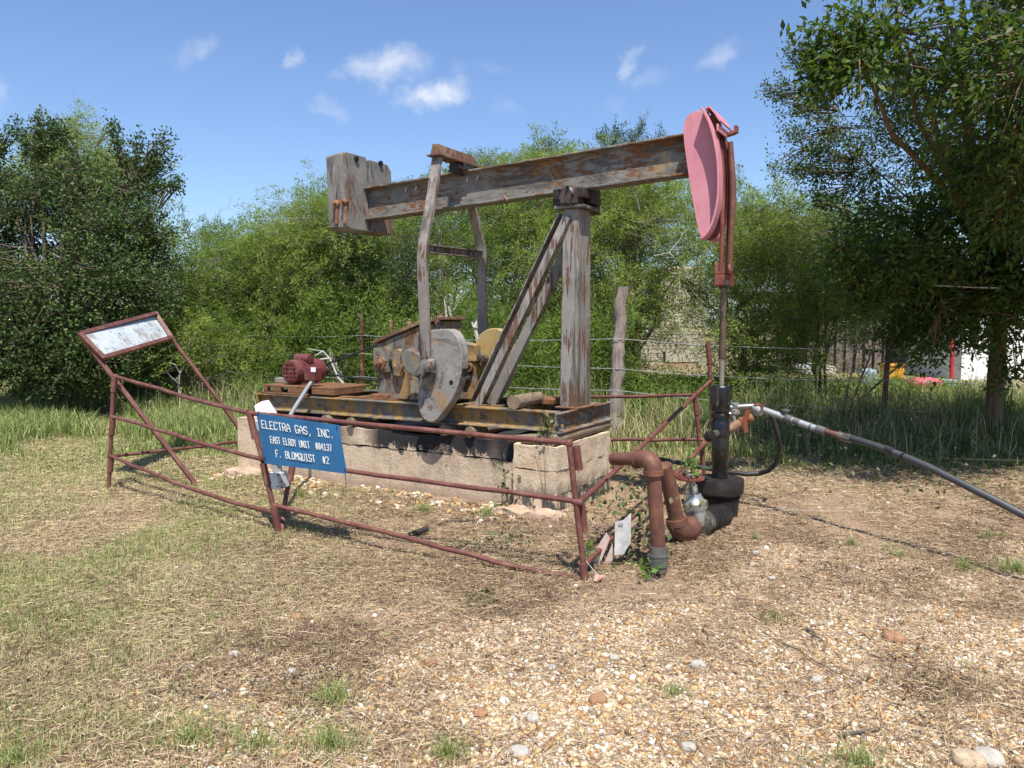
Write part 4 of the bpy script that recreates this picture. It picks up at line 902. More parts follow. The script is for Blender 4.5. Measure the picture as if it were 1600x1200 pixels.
post([(889, 688, YC), (898, 770, YC), (915, 911, YC)], .019, [((900, 697, YC + .1), (905, 734, YC + .1)), ((908, 788, YC + .05), (913, 830, YC + .05)), ((910, 880, YC - .02), (914, 908, YC - .02))])
post([(1085, 612, YD), (1092, 680, YD), (1100, 738, YD), (1102, 752, YD)], .021, [((1086, 622, YD), (1089, 648, YD)), ((1096, 700, YD), (1099, 728, YD))])
post([(1106, 534, YD + .4), (1109, 580, YD + .4), (1113, 640, YD + .4), (1117, 745, YD + .4)], .022, [((1106, 536, YD + .4), (1109, 568, YD + .4))])
rail([(180, 588, YA), (230, 602, 7.2), (310, 626, 6.55), (392, 646, YB + .1)])
rail([(392, 646, YB + .1), (560, 662, 5.5), (720, 677, 5.15), (889, 692, YC)], .018)
rail([(175, 651, YA), (240, 670, 7.0), (330, 697, 6.4), (412, 718, YB + .03)])
rail([(412, 718, YB + .03), (540, 735, 5.6), (700, 757, 5.25), (898, 783, YC)])
rail([(172, 712, YA), (210, 729, 7.2), (300, 764, 6.6), (370, 787, 6.2), (428, 801, YB)])
rail([(430, 790, YB), (520, 812, 5.7), (650, 844, 5.3), (780, 880, 5.0), (840, 893, 4.9), (905, 905, YC)], .017)
rail([(172, 713, YA), (378, 690, 8.9), (560, 668, 10.2)], .017)
rail([(180, 590, YA), (400, 600, 9.0), (560, 606, 10.2)], .015) if False else None
rail([(850, 622, 8.9), (960, 620, 8.4), (1085, 617, YD)], .018); rail([(600, 628, 10.2), (850, 622, 8.9)], .018)
rail([(955, 687, 8.4), (1095, 687, YD)], .018)
rail([(960, 747, 8.4), (1010, 748, 8.2), (1080, 753, YD)], .016)
rail([(905, 785, YC), (1000, 700, 6.0), (1086, 618, YD), (1112, 593, YD + .4)], .019)
rail([(912, 884, YC), (940, 856, 5.1), (1030, 768, 6.3), (1104, 690, YD)], .019)

# leaning frame with a blank panel
lf = thing('leaning_sign_frame', 'tipped over dark red pipe frame holding a blank bleached panel, left of the fence', 'sign frame', PZ(305, 756, 0))
T = {'tl': (125, 522, 7.6), 'tr': (243, 491, 9.3), 'br': (267, 527, 9.25), 'bl': (163, 558, 7.65)}
def fr(a, c, nm, r=.022): q = MB(); q.tube([G(*a), G(*c)], r, 4, up=None); return q.build(nm, m_pipe, lf, sharp=30)
fr((125, 522, 7.6), (244, 490, 9.3), 'frame_bar', .03); fr((162, 559, 7.62), (269, 527, 9.22), 'frame_bar', .03); fr((243, 489, 9.3), (269, 528, 9.22), 'frame_bar', .03); fr((125, 521, 7.6), (163, 560, 7.62), 'frame_bar', .03)
fr((124, 522, 7.64), (306, 757, 7.64), 'leg', .028); fr((264, 524, 9.3), (330, 610, 9.32), 'leg', .025); fr((329, 608, 9.32), (400, 706, 9.35), 'leg', .025)
q = MB(); pn = [G(131, 523, 7.62), G(242, 494, 9.28), G(263, 526, 9.2), G(164, 555, 7.64)]
nn_ = (pn[1] - pn[0]).cross(pn[3] - pn[0]).normalized(); q.prism(pn, nn_ * .006); q.build('blank_panel', m_panel, lf)

# blue sign hung on the fence
S = {'tl': G(400.5, 645, 5.86), 'tr': G(529, 664.5, 5.52), 'br': G(542.5, 740.5, 5.46), 'bl': G(413.5, 724, 5.80)}
sg = thing('blue_lease_sign', 'tilted blue metal sign with white stencilled lettering hung on the front pipe rails', 'sign', S['bl'])
def SP(u, v, off=0):
    p = S['tl'].lerp(S['tr'], u); q_ = S['bl'].lerp(S['br'], u); nn = SN
    return p.lerp(q_, v) + nn * off
SN = (S['bl'] - S['tl']).cross(S['tr'] - S['tl']).normalized()
if SN.y > 0: SN = -SN
q = MB(); N_ = 10; v = []; f = []
for lay in (0, -.003):
    for i in range(N_ + 1):
        for j_ in range(N_ + 1):
            bend = .004 * math.sin(i * .9) + .012 * (max(0, i - 8) / 2) * (max(0, 2 - j_) / 2) * -1
            v.append(SP(i / N_, j_ / N_, lay + bend * 1))
K = (N_ + 1) ** 2
for i in range(N_):
    for j_ in range(N_):
        a = i * (N_ + 1) + j_; f.append((a, a + 1, a + N_ + 2, a + N_ + 1)); f.append((K + a, K + a + N_ + 1, K + a + N_ + 2, K + a + 1))
for i in range(N_):
    for (a, c) in ((i * (N_ + 1), (i + 1) * (N_ + 1)), (i * (N_ + 1) + N_, (i + 1) * (N_ + 1) + N_), (i, i + 1), (N_ * (N_ + 1) + i, N_ * (N_ + 1) + i + 1)): f.append((a, c, K + c, K + a))
q.add(v, f); q.build('sign_plate', m_sign, sg, sharp=60)
def signline(txt, x0, x1, vtop, vbot, th):
    """text between plate fractions x0..x1"""
    q = MB(); n = len(txt); cell = (x1 - x0) / (n - .28)
    exv = S['tr'] - S['tl']; W_ = exv.length
    for i, ch in enumerate(txt):
        for st_ in GL.get(ch, []):
            for (p, r) in zip(st_[:-1], st_[1:]):
                A_ = SP(x0 + cell * (i + p[0] * .70), vbot + (vtop - vbot) * p[1], .0062); C_ = SP(x0 + cell * (i + r[0] * .70), vbot + (vtop - vbot) * r[1], .0062)
                d = C_ - A_; L = d.length; d.normalize(); s_ = SN.cross(d)
                q.box((A_ + C_) / 2, d, s_, SN, L / 2 + th * .45, th / 2, .0012 + random.uniform(0, 2e-4))
    return q
signline('ELECTRA GAS, INC.', .055, .93, .135, .285, .0058).build('company_lettering', m_letter, sg)
signline('EAST ELROY UNIT  #04137', .135, .875, .435, .565, .0046).build('unit_lettering', m_letter, sg)
signline('F. BLOMQUIST  #2', .175, .815, .70, .835, .0054).build('lease_lettering', m_letter, sg)
q = MB()
for (u, v_) in ((.02, .05), (.97, .1), (.015, .93), (.975, .95)): q.tube([SP(u, v_, .008), SP(u + .01, v_ - .05, .010), SP(u, v_ - .09, -.02)], .003, 6)
q.build('tie_wire', m_dark, sg)
q = MB(); q.tube([G(539, 741, 5.46), G(541, 752, 5.48), G(540, 762, 5.5)], .0025, 6); o = q.build('loose_tie_wire', m_dark, loc=G(539, 741, 5.46)); tag(o, 'thin dark wire dangling from the lower right corner of the blue sign', 'wire')

# electrical box behind the sign
eb_ = thing('electrical_box', 'white and grey electrical box leaning behind the blue sign, white hood above the rail', 'electrical box', G(432, 768, 6.05))
q = MB(); yb = 6.1
ax = (G(408, 640, yb) - G(432, 760, yb)).normalized(); xx = Vector((.92, -.38, 0)); zz = xx.cross(ax)
def EB(px, py, hx, hy, hz, dy=0): q_ = MB(); q_.box(G(px, py, yb + dy), xx, xx.cross(ax).normalized(), ax, hx, hy, hz); return q_
EB(433, 750, .045, .04, .065).build('lower_box', m_white, eb_, bevel=.004)
EB(440, 749, .030, .045, .062, -.01).build('perforated_side', m_boxgrey, eb_, bevel=.003)
EB(431, 722, .026, .03, .08).build('neck', m_boxgrey, eb_, bevel=.004)
EB(421, 685, .08, .05, .15).build('switch_housing', m_boxgrey, eb_, bevel=.005)
q = MB(); q.prism([G(397, 634, yb), G(410, 626.5, yb + .03), G(423, 646, yb + .02), G(425, 660, yb), G(403, 660, yb)], Vector((.02, .10, .0))); q.build('hood', m_white, eb_, bevel=.004)
q = MB()
for (x, y) in ((435, 742), (444, 742), (434, 760), (440, 752), (441, 761)): q.lathe(G(x, y, yb - .065), Vector((0, -1, 0)), [(0, .006), (.01, .006)], 8)
q.build('screw', m_dark, eb_)
cd = thing('conduit', 'grey metal conduit curving from the motor junction box down behind the blue sign', 'conduit', G(430, 690, 6.2))
q = MB(); cpt = [PW(488, 596, 5.80), PW(484, 600, 5.72), PW(480, 606, 5.66)] ; q.tube(cpt + [G(470, 622, 7.3), G(460, 638, 7.1), G(452, 652, 6.9), G(440, 676, 6.5), G(430, 700, 6.2)], .019, 12); q.build('conduit_pipe', m_galv, cd)
q = MB(); q.lathe(PW(488, 592, 5.80), -AZ, [(0, .026), (.05, .026), (.055, .022)], 12); q.build('conduit_fitting', m_galv, cd)

# broken sign pieces by the right corner post
ps = thing('broken_white_sign', 'broken white card sign with faded grey numerals propped in the weeds beside the corner post', 'sign', PZ(972, 872, -.05))
yp = 5.0
q = MB(); pn = [G(961, 816, yp), G(974, 813, yp), G(986, 802, yp + .05), G(985.5, 848, yp + .03), G(979, 858, yp), G(975, 866, yp), G(960, 868, yp)]; q.prism(pn, Vector((0, .004, 0))); q.build('card', m_card, ps)
m_gink = plain('faded_grey_ink', (.28, .28, .30), .7, .2)
q = MB(); letters(q, '60', G(966.5, 821.5, yp - .0035), Vector((1, 0, 0)), AZ, Vector((0, -1, 0)), .016, .011, .006, .003, .002); q.build('faded_numerals', m_gink, ps)
m_pale = plain('pale_pink_board', (.50, .38, .33), .8, .2, 30)
for i, (pp, lab) in enumerate([([(925, 870), (948, 833), (953, 842), (938, 880), (928, 884)], 'pale pinkish broken board leaning left of the white card sign'), ([(945, 880), (957, 850), (961, 868), (952, 884)], 'small pale board scrap between the corner post and the white card')]):
    q = MB(); q.prism([G(x, y, 5.05) for x, y in pp], Vector((.0, .012, .004))); o = q.build('board_scrap', m_pale, loc=G(945, 880, 5.05)); tag(o, lab, 'board')
m_pinkleaf = plain('pink_rag', (.55, .28, .24), .8, .15)
q = MB(); c_ = PZ(935, 908, .0); ring_ = []
for i in range(11):
    a = i * 2 * math.pi / 11; r_ = .045 * (.55 + .55 * (i % 2)); ring_.append(c_ + Vector((math.cos(a) * r_, math.sin(a) * r_ * .8, .02 + .02 * math.sin(i * 2.3))))
q.add([c_ + AZ * .035] + ring_ + [p - AZ * .005 for p in ring_], [(0, i + 1, (i + 1) % 11 + 1) for i in range(11)] + [(i + 1, i + 12, (i + 1) % 11 + 12, (i + 1) % 11 + 1) for i in range(11)]); o = q.build('dried_leaf', m_pinkleaf, loc=c_); tag(o, 'pinkish dried leaf lying at the foot of the front right fence post', 'leaf')
q = MB(); q.tube([PZ(912, 872, .12), PZ(925, 888, .06), PZ(937, 901, .02)], .0025, 5); o = q.build('pale_cord', m_dead, loc=PZ(925, 888, .06)); tag(o, 'thin pale cord hanging from the front right fence post', 'cord')
# pieces on the ground inside the fence
q = MB(); a, c = PZ(640, 832, .03), PZ(668, 822, .05); q.tube([a - AZ * .02, c - AZ * .02], .022, 12); o = q.build('rusty_pipe_stub', m_dark, loc=a); tag(o, 'short rusty pipe stub lying in the dead grass in front of the pier', 'pipe')
q = MB(); q.tube([PZ(690, 815, .01), PZ(750, 812, .02), PZ(790, 818, .01)], .012, 8); o = q.build('fallen_stick', m_bark, loc=PZ(690, 815, .01)); tag(o, 'dark stick lying on the soil left of the pier footing', 'stick')

# ================================================================== BARBED WIRE FENCE
bf = thing('barbed_wire_fence', 'slack barbed wire fence on mismatched wooden and steel posts behind the pumpjack', 'wire fence', PY(965, 690, 10.6))
def fpost(px0, y0_, px1, y1_, Y, r, mat, lab, seed=0, n=9, wob=.18, mid=()):
    a = PY(px0, y0_, Y); c = PY(px1, y1_, Y); a = Vector(a); pts = []
    ks = 9 if wob < .05 else 26
    for i in range(ks):
        t = i / (ks - 1); p = a.lerp(c, t); rnd = random.Random(seed * 50 + i); p = p + Vector((rnd.uniform(-1, 1), rnd.uniform(-1, 1), 0)) * r * .13 * (wob > .05); pts.append(p)
    q = MB(); q.tube(pts, [r * (1 - .25 * i / (ks - 1)) * (1 + .05 * math.sin(i * 1.7 + seed)) for i in range(ks)], n if wob < .05 else 14, wob=wob, seed=seed); return q.build('post', mat, bf, sharp=50, label=lab)
fpost(958, 700, 972, 448, 10.6, .105, m_cedar, 'tall gnarled grey cedar post', 1)
fpost(341, 640, 358, 503, 15.2, .085, m_cedar, 'leaning grey wooden post far left', 2)
fpost(566, 650, 565, 484, 13.2, .045, m_pipe, 'rusty round steel post', 3, 8, .0)
fpost(1376, 718, 1391, 500, 11.2, .045, m_pipe, 'dark rusty steel post at the right', 4, 6, .0)
fpost(548, 625, 513, 545, 13.8, .05, m_dead, 'thin pale leaning dead post', 5)
fpost(1700, 700, 1705, 520, 12.5, .05, m_cedar, None, 6)
fpost(-60, 640, -55, 505, 18.5, .07, m_cedar, None, 7)
def wire(pts, nm='wire'):
    P = [PY(*p) for p in pts]; Q = []
    for i in range(len(P) - 1):
        n = max(4, int((P[i + 1] - P[i]).length / .25))
        for k in range(n):
            t = k / n; p = P[i].lerp(P[i + 1], t); p = p - AZ * (.05 * 4 * t * (1 - t)); Q.append(p)
    Q.append(P[-1]); q = MB(); q.tube(Q, .0042, 5)
    for k in range(len(Q) - 1):
        p = Q[k].lerp(Q[k + 1], .5); q.tube([p + Vector((.012, 0, .014)), p - Vector((.012, 0, .014))], .003, 4)
    q.build(nm, m_wire, bf)
def wires(l):
    for yl, yp_, yc, yr, yrr in l:
        wire([(-55, yl, 18.4), (350, yl + (yp_ - yl) * .66, 15.1), (566, yp_, 13.1), (965, yc, 10.5), (1386, yr, 11.1), (1702, yrr, 12.4)])
wires([(512, 524, 529, 545, 548), (540, 552, 576, 594, 596), (574, 588, 610, 640, 640)])
q = None
# dead brush by the left posts
def brush(name, lab, base, spec, mat, cat='dead branch', r=.02):
    q = MB()
    for pts in spec: q.tube([PY(*p) for p in pts], [r * (1 - .7 * i / (len(pts) - 1)) for i in range(len(pts))], 6)
    o = q.build(name, mat, loc=base); tag(o, lab, cat); return o
brush('dead_branch', 'pale forked dead branch standing in the bush left of the far wooden post', PY(280, 640, 13.5), [[(281, 620, 13.5), (279, 600, 13.5), (281, 583, 13.5), (274, 570, 13.4), (262, 565, 13.4)], [(280, 600, 13.5), (268, 590, 13.4), (262, 583, 13.3)], [(281, 583, 13.5), (287, 572, 13.5)]], m_dead)
brush('dead_branch', 'bleached forked snag sticking up between the two crank weights', PY(745, 560, 9.5), [[(752, 560, 9.5), (744, 520, 9.5), (737, 503, 9.5)], [(742, 512, 9.5), (747, 500, 9.5), (749, 492, 9.4)]], m_dead, r=.035)
brush('dead_branch', 'thin white forked dead branch above the gearbox', PY(705, 520, 13), [[(708, 505, 13), (704, 488, 13), (712, 480, 13), (718, 470, 13)], [(698, 500, 13), (696, 480, 13), (694, 466, 13)], [(704, 488, 13), (700, 478, 13)]], m_dead, r=.025)
brush('dead_branch', 'spindly pale dead twigs leaning behind the electric motor', PY(520, 600, 12), [[(548, 612, 12), (528, 590, 12), (515, 560, 12), (505, 549, 12), (480, 545, 12)], [(515, 560, 12), (498, 562, 12), (488, 566, 12)], [(505, 549, 12), (492, 556, 12)]], m_dead, r=.022)
brush('dead_branch', 'long pale bare branch in the mesquite right of the post', PY(1030, 400, 12), [[(1022, 400, 12.2), (1045, 395, 12), (1062, 375, 12), (1070, 360, 12)], [(1045, 395, 12), (1056, 405, 12)]], m_dead, r=.010)

# ================================================================== BUILDINGS BEHIND
m_siding = plain('cream_siding', (.46, .42, .32), .7, .12, 4)
m_sideb = rusty('stained_beige_skirt', (.50, .42, .33), (.38, .27, .17), (.30, .17, .08), .8, 4)
m_dk = plain('dark_opening', (.02, .02, .018), .8, .2)
tr = thing('travel_trailer', 'old cream ribbed travel trailer half hidden behind the mesquite, open hatch at its lower side', 'trailer', PY(1030, 600, 17.5))
YT = 17.0
def rect(q, x0, x1, yt, yb, Y, d=.05): a = PY(x0, yb, Y); c = PY(x1, yt, Y); q.box(Vector(((a.x + c.x) / 2, Y + d / 2, (a.z + c.z) / 2)), Vector((1, 0, 0)), Vector((0, 1, 0)), AZ, abs(c.x - a.x) / 2, d / 2, abs(c.z - a.z) / 2); return q
q = MB()
for i in range(9): rect(q, 960, 1100, 517 + i * 6, 522.4 + i * 6, YT - .012, .03)
rect(q, 960, 1100, 516, 571, YT + .02, 2.2); q.build('ribbed_side', m_siding, tr, bevel=.004)
q = MB(); rect(q, 1040, 1092, 543, 566, YT - .05, .03); q.build('hatch_door', m_siding, tr)
q = MB(); rect(q, 1036, 1092, 549, 567, YT - .02, .03); q.build('hatch_shade', m_dk, tr)  # dark plate painted as the shaded inside of the open hatch
q = MB(); rect(q, 962, 1093, 568, 577, YT - .06, .08); q.build('skirt_board', m_sideb, tr)
q = MB(); rect(q, 1030, 1102, 416, 513, YT + 1.2, 1.6); q.build('upper_wall', m_siding, tr, bevel=.05)
q = MB(); rect(q, 1091, 1100, 402, 414, YT + 1.3, .3); q.build('roof_vent', m_white, tr)
m_wallb = plain('mauve_plank_wall', (.17, .135, .125), .85, .25, 3)
bl = thing('wooden_shed', 'long low greyish brown board shed in shade behind the right hand trees', 'shed', PY(1300, 600, 24))
q = MB(); 
for i in range(20): rect(q, 1215 + i * 15, 1215 + i * 15 + 15.1, 470, 603, 24 + .004 * (i % 3), .2)
q.build('board_wall', m_wallb, bl); q = MB(); rect(q, 1208, 1520, 455, 470, 23.7, 3.5); q.build('roof', m_cover, bl)
q = MB(); rect(q, 1240, 1262, 500, 540, 23.93, .05); q.build('window', m_dk, bl); q = MB(); rect(q, 1330, 1360, 498, 530, 23.93, .05); q.build('window', m_dk, bl)
m_whitewall = plain('white_painted_wall', (.74, .73, .70), .6, .05, 3)
wb = thing('white_storage_building', 'sunlit white walled storage building far right beyond the elm trunk', 'building', PY(1600, 620, 21))
q = MB(); rect(q, 1500, 1900, 470, 624, 21, 4); q.build('wall', m_whitewall, wb); q = MB(); rect(q, 1492, 1910, 462, 472, 20.8, 4.5); q.build('roof', m_siding, wb)
m_red = plain('red_post_paint', (.42, .04, .05), .5, .1); m_yel = plain('yellow_plastic', (.62, .30, .02), .5, .15); m_pk = plain('pink_plastic', (.68, .10, .18), .5, .15, 8); m_bl = plain('blue_grey_drum', (.26, .33, .37), .5, .1)
q = MB(); a = PY(1487, 604, 20.5); c = PY(1488, 530, 20.5); q.tube([a, c], .055, 12); q.lathe(c, AZ, [(0, .07), (.06, .07)], 12); o = q.build('red_bollard_pole', m_red, loc=a); tag(o, 'bright red pole standing by the corner of the white building', 'pole')
q = MB(); rect(q, 1389, 1414, 572, 592, 19, .5); rect(q, 1387, 1416, 569, 573, 18.97, .56); o = q.build('yellow_crate', m_yel, loc=PY(1400, 592, 19), bevel=.02); tag(o, 'yellow orange plastic crate beside the dark steel fence post', 'crate')
q = MB()
for (x, y, s) in ((1433, 598, .22), (1446, 597, .26), (1456, 599, .2)): q.rough(PY(x, y, 18.5), Vector((1, 0, 0)), Vector((0, 1, 0)), AZ, s, s, s * .4, .08, .04, 3, .5, seed=x)
o = q.build('pink_tarp', m_pk, loc=PY(1446, 600, 18.5)); tag(o, 'crumpled bright pink tarp on the ground left of the white building', 'tarp')
for i, (x, y, lab) in enumerate(((1258, 577, 'white stuffed bag on the ground, left one of the pair by the brown shed'), (1290, 580, 'cream stuffed bag on the ground, right one of the pair by the brown shed'))):
    q = MB(); q.rough(PY(x, y, 18), Vector((1, 0, 0)), Vector((0, 1, 0)), AZ, .21, .18, .14, .06, .05, 4, .6, seed=90 + i); o = q.build('stuffed_bag', m_white if i == 0 else m_siding, loc=PY(x, y + 8, 18)); tag(o, lab, 'bag')
q = MB(); q.lathe(PY(1483, 618, 18.8), AZ, [(0, .16), (.02, .17), (.18, .165), (.2, .17), (.38, .16), (.4, .1)], 20); o = q.build('plastic_drum', m_bl, loc=PY(1483, 618, 18.8)); tag(o, 'small pale blue drum in front of the white building', 'drum')
q = MB(); q.rough(PY(1357, 590, 18.3), Vector((1, 0, 0)), Vector((0, 1, 0)), AZ, .18, .14, .2, .06, .04, 4, .5, seed=99); o = q.build('grey_sack', m_bl, loc=PY(1357, 600, 18.3)); tag(o, 'small grey sack left of the dark steel fence post', 'sack')

# ================================================================== TREES
def nz3(P, f, s):
    return (vnoise(P[:, 0] * f + 3 * P[:, 2] * f * .31, P[:, 2] * f + P[:, 1] * f * .7, s) + vnoise(P[:, 1] * f, P[:, 0] * f * .6 - P[:, 2] * f, s + 5)) * .5
def leaf_quads(C, D, Nn, L, W):
    """diamond leaves: centres, directions, normals"""
    D = D / (np.linalg.norm(D, axis=1, keepdims=True) + 1e-9); S_ = np.cross(D, Nn); S_ = S_ / (np.linalg.norm(S_, axis=1, keepdims=True) + 1e-9)
    U_ = np.cross(S_, D)
    n = len(C); V = np.empty((n, 4, 3), np.float32); L = L[:, None]; W = W[:, None]
    V[:, 0] = C - D * L * .5; V[:, 1] = C + S_ * W * .5 + U_ * W * .12 - D * L * .05; V[:, 2] = C + D * L * .5 - U_ * L * .06; V[:, 3] = C - S_ * W * .5 + U_ * W * .12 - D * L * .05
    return V.reshape(-1, 3), np.arange(n * 4, dtype=np.int32).reshape(n, 4)
def lobes_points(lobes, n, rng, shell=.5):
    lob = np.array(lobes, float); vol = lob[:, 3] * lob[:, 4] * lob[:, 5]; k = rng.choice(len(lob), n, p=vol ** .8 / (vol ** .8).sum())
    d = rng.normal(size=(n, 3)); d /= np.linalg.norm(d, axis=1, keepdims=True)
    r = (shell + (1 - shell) * rng.random(n)) ; r = np.where(rng.random(n) < .25, rng.random(n) ** .5, r)
    return lob[k, :3] + d * lob[k, 3:6] * r[:, None], d, k
def tree(name, label, cat, base, lobes, ncl, per, leaf, twig, droop, mat, seed, trunk_r=.09, bark=None, gap=.33, gapf=.9, spray=0, group=None, stems=3, sprays=None, twr=.006, up=.35, zmin=.05, bare=0.0):
    """base point, lobes (x,y,z,rx,ry,rz); clusters along short twigs; limbs reach each lobe"""
    rng = np.random.default_rng(seed); rnd = random.Random(seed); bark = bark or m_bark
    base = Vector(base); base.z = ghf(base.x, base.y)
    t = thing(name, label, cat, base, group)
    P, d, k = lobes_points(lobes, ncl, rng)
    keep = nz3(P, gapf, seed) > gap - .16 * (rng.random(len(P)) - .5); keep &= P[:, 2] > zmin; P = P[keep]; d = d[keep]; k = k[keep]
    if sprays is not None:   # long shoots standing out of the crown
        ex_, ed = [], []
        for (a, c, n) in sprays:
            a = np.array(a); c = np.array(c)
            for i in range(n):
                q = rng.random(); p = a + (c - a) * q + rng.normal(size=3) * .05; ex_.append(p); ed.append((c - a) / np.linalg.norm(c - a) + rng.normal(size=3) * .6)
        P = np.concatenate([P, np.array(ex_)]); d = np.concatenate([d, np.array(ed)]); k = np.concatenate([k, np.zeros(len(ex_), int)])
    n = len(P); td = d + rng.normal(size=(n, 3)) * .7; td[:, 2] = td[:, 2] * .6 + up; td /= np.linalg.norm(td, axis=1, keepdims=True)
    tl = twig * (.6 + .8 * rng.random(n))
    if sprays is not None: tl[-len(ex_):] *= .55
    T_ = rng.random((n, per)); 
    C = P[:, None, :] + td[:, None, :] * (tl[:, None] * T_)[:, :, None]; C[:, :, 2] -= droop * (T_ ** 2) * tl[:, None]
    L0, W0, spread = leaf
    side = rng.normal(size=(n, per, 3)) * spread * (1 - .4 * T_)[:, :, None]; C = C + side
    D = td[:, None, :] * .7 + rng.normal(size=(n, per, 3)) * .6 + side / spread * .25; D[:, :, 2] -= droop * 1.2 * T_
    N = rng.normal(size=(n, per, 3)) * .75; N[:, :, 2] += .8
    C = C.reshape(-1, 3); D = D.reshape(-1, 3); N = N.reshape(-1, 3); m = len(C); ok = C[:, 2] > zmin * .5
    C, D, N = C[ok], D[ok], N[ok]; m = len(C)
    L = L0 * (.6 + .7 * rng.random(m)); W = W0 * (.65 + .6 * rng.random(m))
    V, Fc = leaf_quads(C, D, N, L, W); npmesh('crown', V, Fc, mat, t)
    # limbs
    q = MB(); lob = lobes
    nodes = []
    for s in range(stems):
        a = rnd.uniform(0, 6.28); b0 = base + Vector((math.cos(a), math.sin(a), 0)) * trunk_r * 1.2 * (stems > 1) - AZ * .1
        tgt = sorted(range(len(lob)), key=lambda i: rnd.random())[:max(2, (len(lob) + stems - 1) // stems + 1)]
        cz = sum(l[2] for l in lob) / len(lob); fork = base + Vector((math.cos(a) * .25 * (stems > 1), math.sin(a) * .2 * (stems > 1), max(.3, (cz - base.z) * (.35 if stems > 1 else .55))))
        q.tube([b0, b0.lerp(fork, .5) + Vector((rnd.uniform(-.05, .05), 0, 0)), fork], [trunk_r, trunk_r * .85, trunk_r * .7], 8, wob=.08, seed=s)
        for i in tgt:
            c = Vector(lob[i][:3]); m1 = fork.lerp(c, .4) + Vector((rnd.uniform(-.15, .15), rnd.uniform(-.15, .15), rnd.uniform(0, .25))); m2 = fork.lerp(c, .75) + Vector((rnd.uniform(-.15, .15), rnd.uniform(-.15, .15), .05))
            top = c + Vector((0, 0, lob[i][5] * .6)); q.tube([fork, m1, m2, c, top], [trunk_r * .5, trunk_r * .34, trunk_r * .22, trunk_r * .12, trunk_r * .03], 6, wob=.05); nodes += [(m1, i), (m2, i), (c, i), (top, i), (c.lerp(top, .5), i)]
    q.build('trunk', bark, t, sharp=60)
    # twigs
    idx = rng.choice(n, min(n, max(60, int(n * .45))), replace=False); va, fa = [], []
    nd = np.array([list(p) for p, _ in nodes]); 
    for c_, i in enumerate(idx):
        p = P[i]; dd = np.linalg.norm(nd - p, axis=1); s = nd[np.argmin(dd)]
        s = p + (s - p) * min(1.0, .45 / (dd.min() + 1e-6))
        e = p + td[i] * tl[i] - np.array([0, 0, droop * tl[i]]); mid = (s + p) / 2 + rng.normal(size=3) * .04
        ax_ = np.cross(p - s, [0.3, .2, 1.0]); ax_ = ax_ / (np.linalg.norm(ax_) + 1e-9); ay_ = np.cross(ax_, p - s); ay_ = ay_ / (np.linalg.norm(ay_) + 1e-9)
        o_ = len(va)
        for (pt, r) in ((s, twr * 1.8), (mid, twr * 1.4), (p, twr), (e, twr * .4)):
            for a in (0, 2.09, 4.19): va.append(pt + (ax_ * math.cos(a) + ay_ * math.sin(a)) * r)
        for z in range(3):
            for j in range(3): fa.append((o_ + z * 3 + j, o_ + z * 3 + (j + 1) % 3, o_ + z * 3 + 3 + (j + 1) % 3, o_ + z * 3 + 3 + j))
    npmesh('twigs', np.array(va), np.array(fa), m_twig if mat in (m_mesq, m_mesq2) else bark, t)
    return t
def LB(px, py, Y, rx, rz, ry=None): p = PY(px, py, Y); return (p.x, p.y, p.z, rx, ry if ry else rx * .9, rz)

# dark broad-leaved tree at the left
lo_ = [LB(40, 360, 13.8, 1.2, 1.0), LB(150, 360, 13.6, 1.0, .95), LB(-60, 380, 13.8, 1.2, 1.4), LB(195, 400, 13.8, .75, .9), LB(90, 450, 13.2, 1.5, 1.1), LB(200, 480, 13.3, .8, .9), LB(30, 540, 12.9, 1.3, .75), LB(130, 560, 12.8, .9, .6), LB(-70, 520, 13.2, 1.2, 1), LB(60, 275, 14, .5, .5), LB(120, 275, 14, .4, .4), LB(200, 300, 13.9, .45, .4), LB(0, 270, 14, .5, .5), LB(235, 370, 13.9, .4, .5)]
def sh(a, b_, Y, n): return (tuple(PY(a[0], a[1], Y)), tuple(PY(b_[0], b_[1], Y)), n)
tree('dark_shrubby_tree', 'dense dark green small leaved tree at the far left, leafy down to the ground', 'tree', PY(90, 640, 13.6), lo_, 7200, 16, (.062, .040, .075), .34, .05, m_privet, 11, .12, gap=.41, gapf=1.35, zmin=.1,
     sprays=[sh((60, 260), (22, 200), 14, 40), sh((60, 260), (62, 182), 14, 50), sh((62, 225), (98, 200), 14, 30), sh((200, 270), (172, 200), 14, 45), sh((210, 300), (218, 215), 14, 40), sh((215, 290), (258, 220), 14, 50), sh((225, 300), (275, 290), 14, 40), sh((230, 280), (262, 250), 14, 30), sh((0, 250), (-5, 218), 14, 25), sh((60, 240), (92, 232), 14, 25)], twr=.009)
tree('feathery_mesquite', 'pale feathery mesquite rising behind the top of the dark left tree', 'tree', PY(120, 640, 15.3), [LB(120, 260, 15.3, .8, .75), LB(60, 300, 15.3, .9, .7), LB(170, 290, 15.3, .7, .6), LB(120, 215, 15.3, .35, .45)], 1000, 30, (.085, .016, .07), .5, .55, m_mesq, 12, .08)
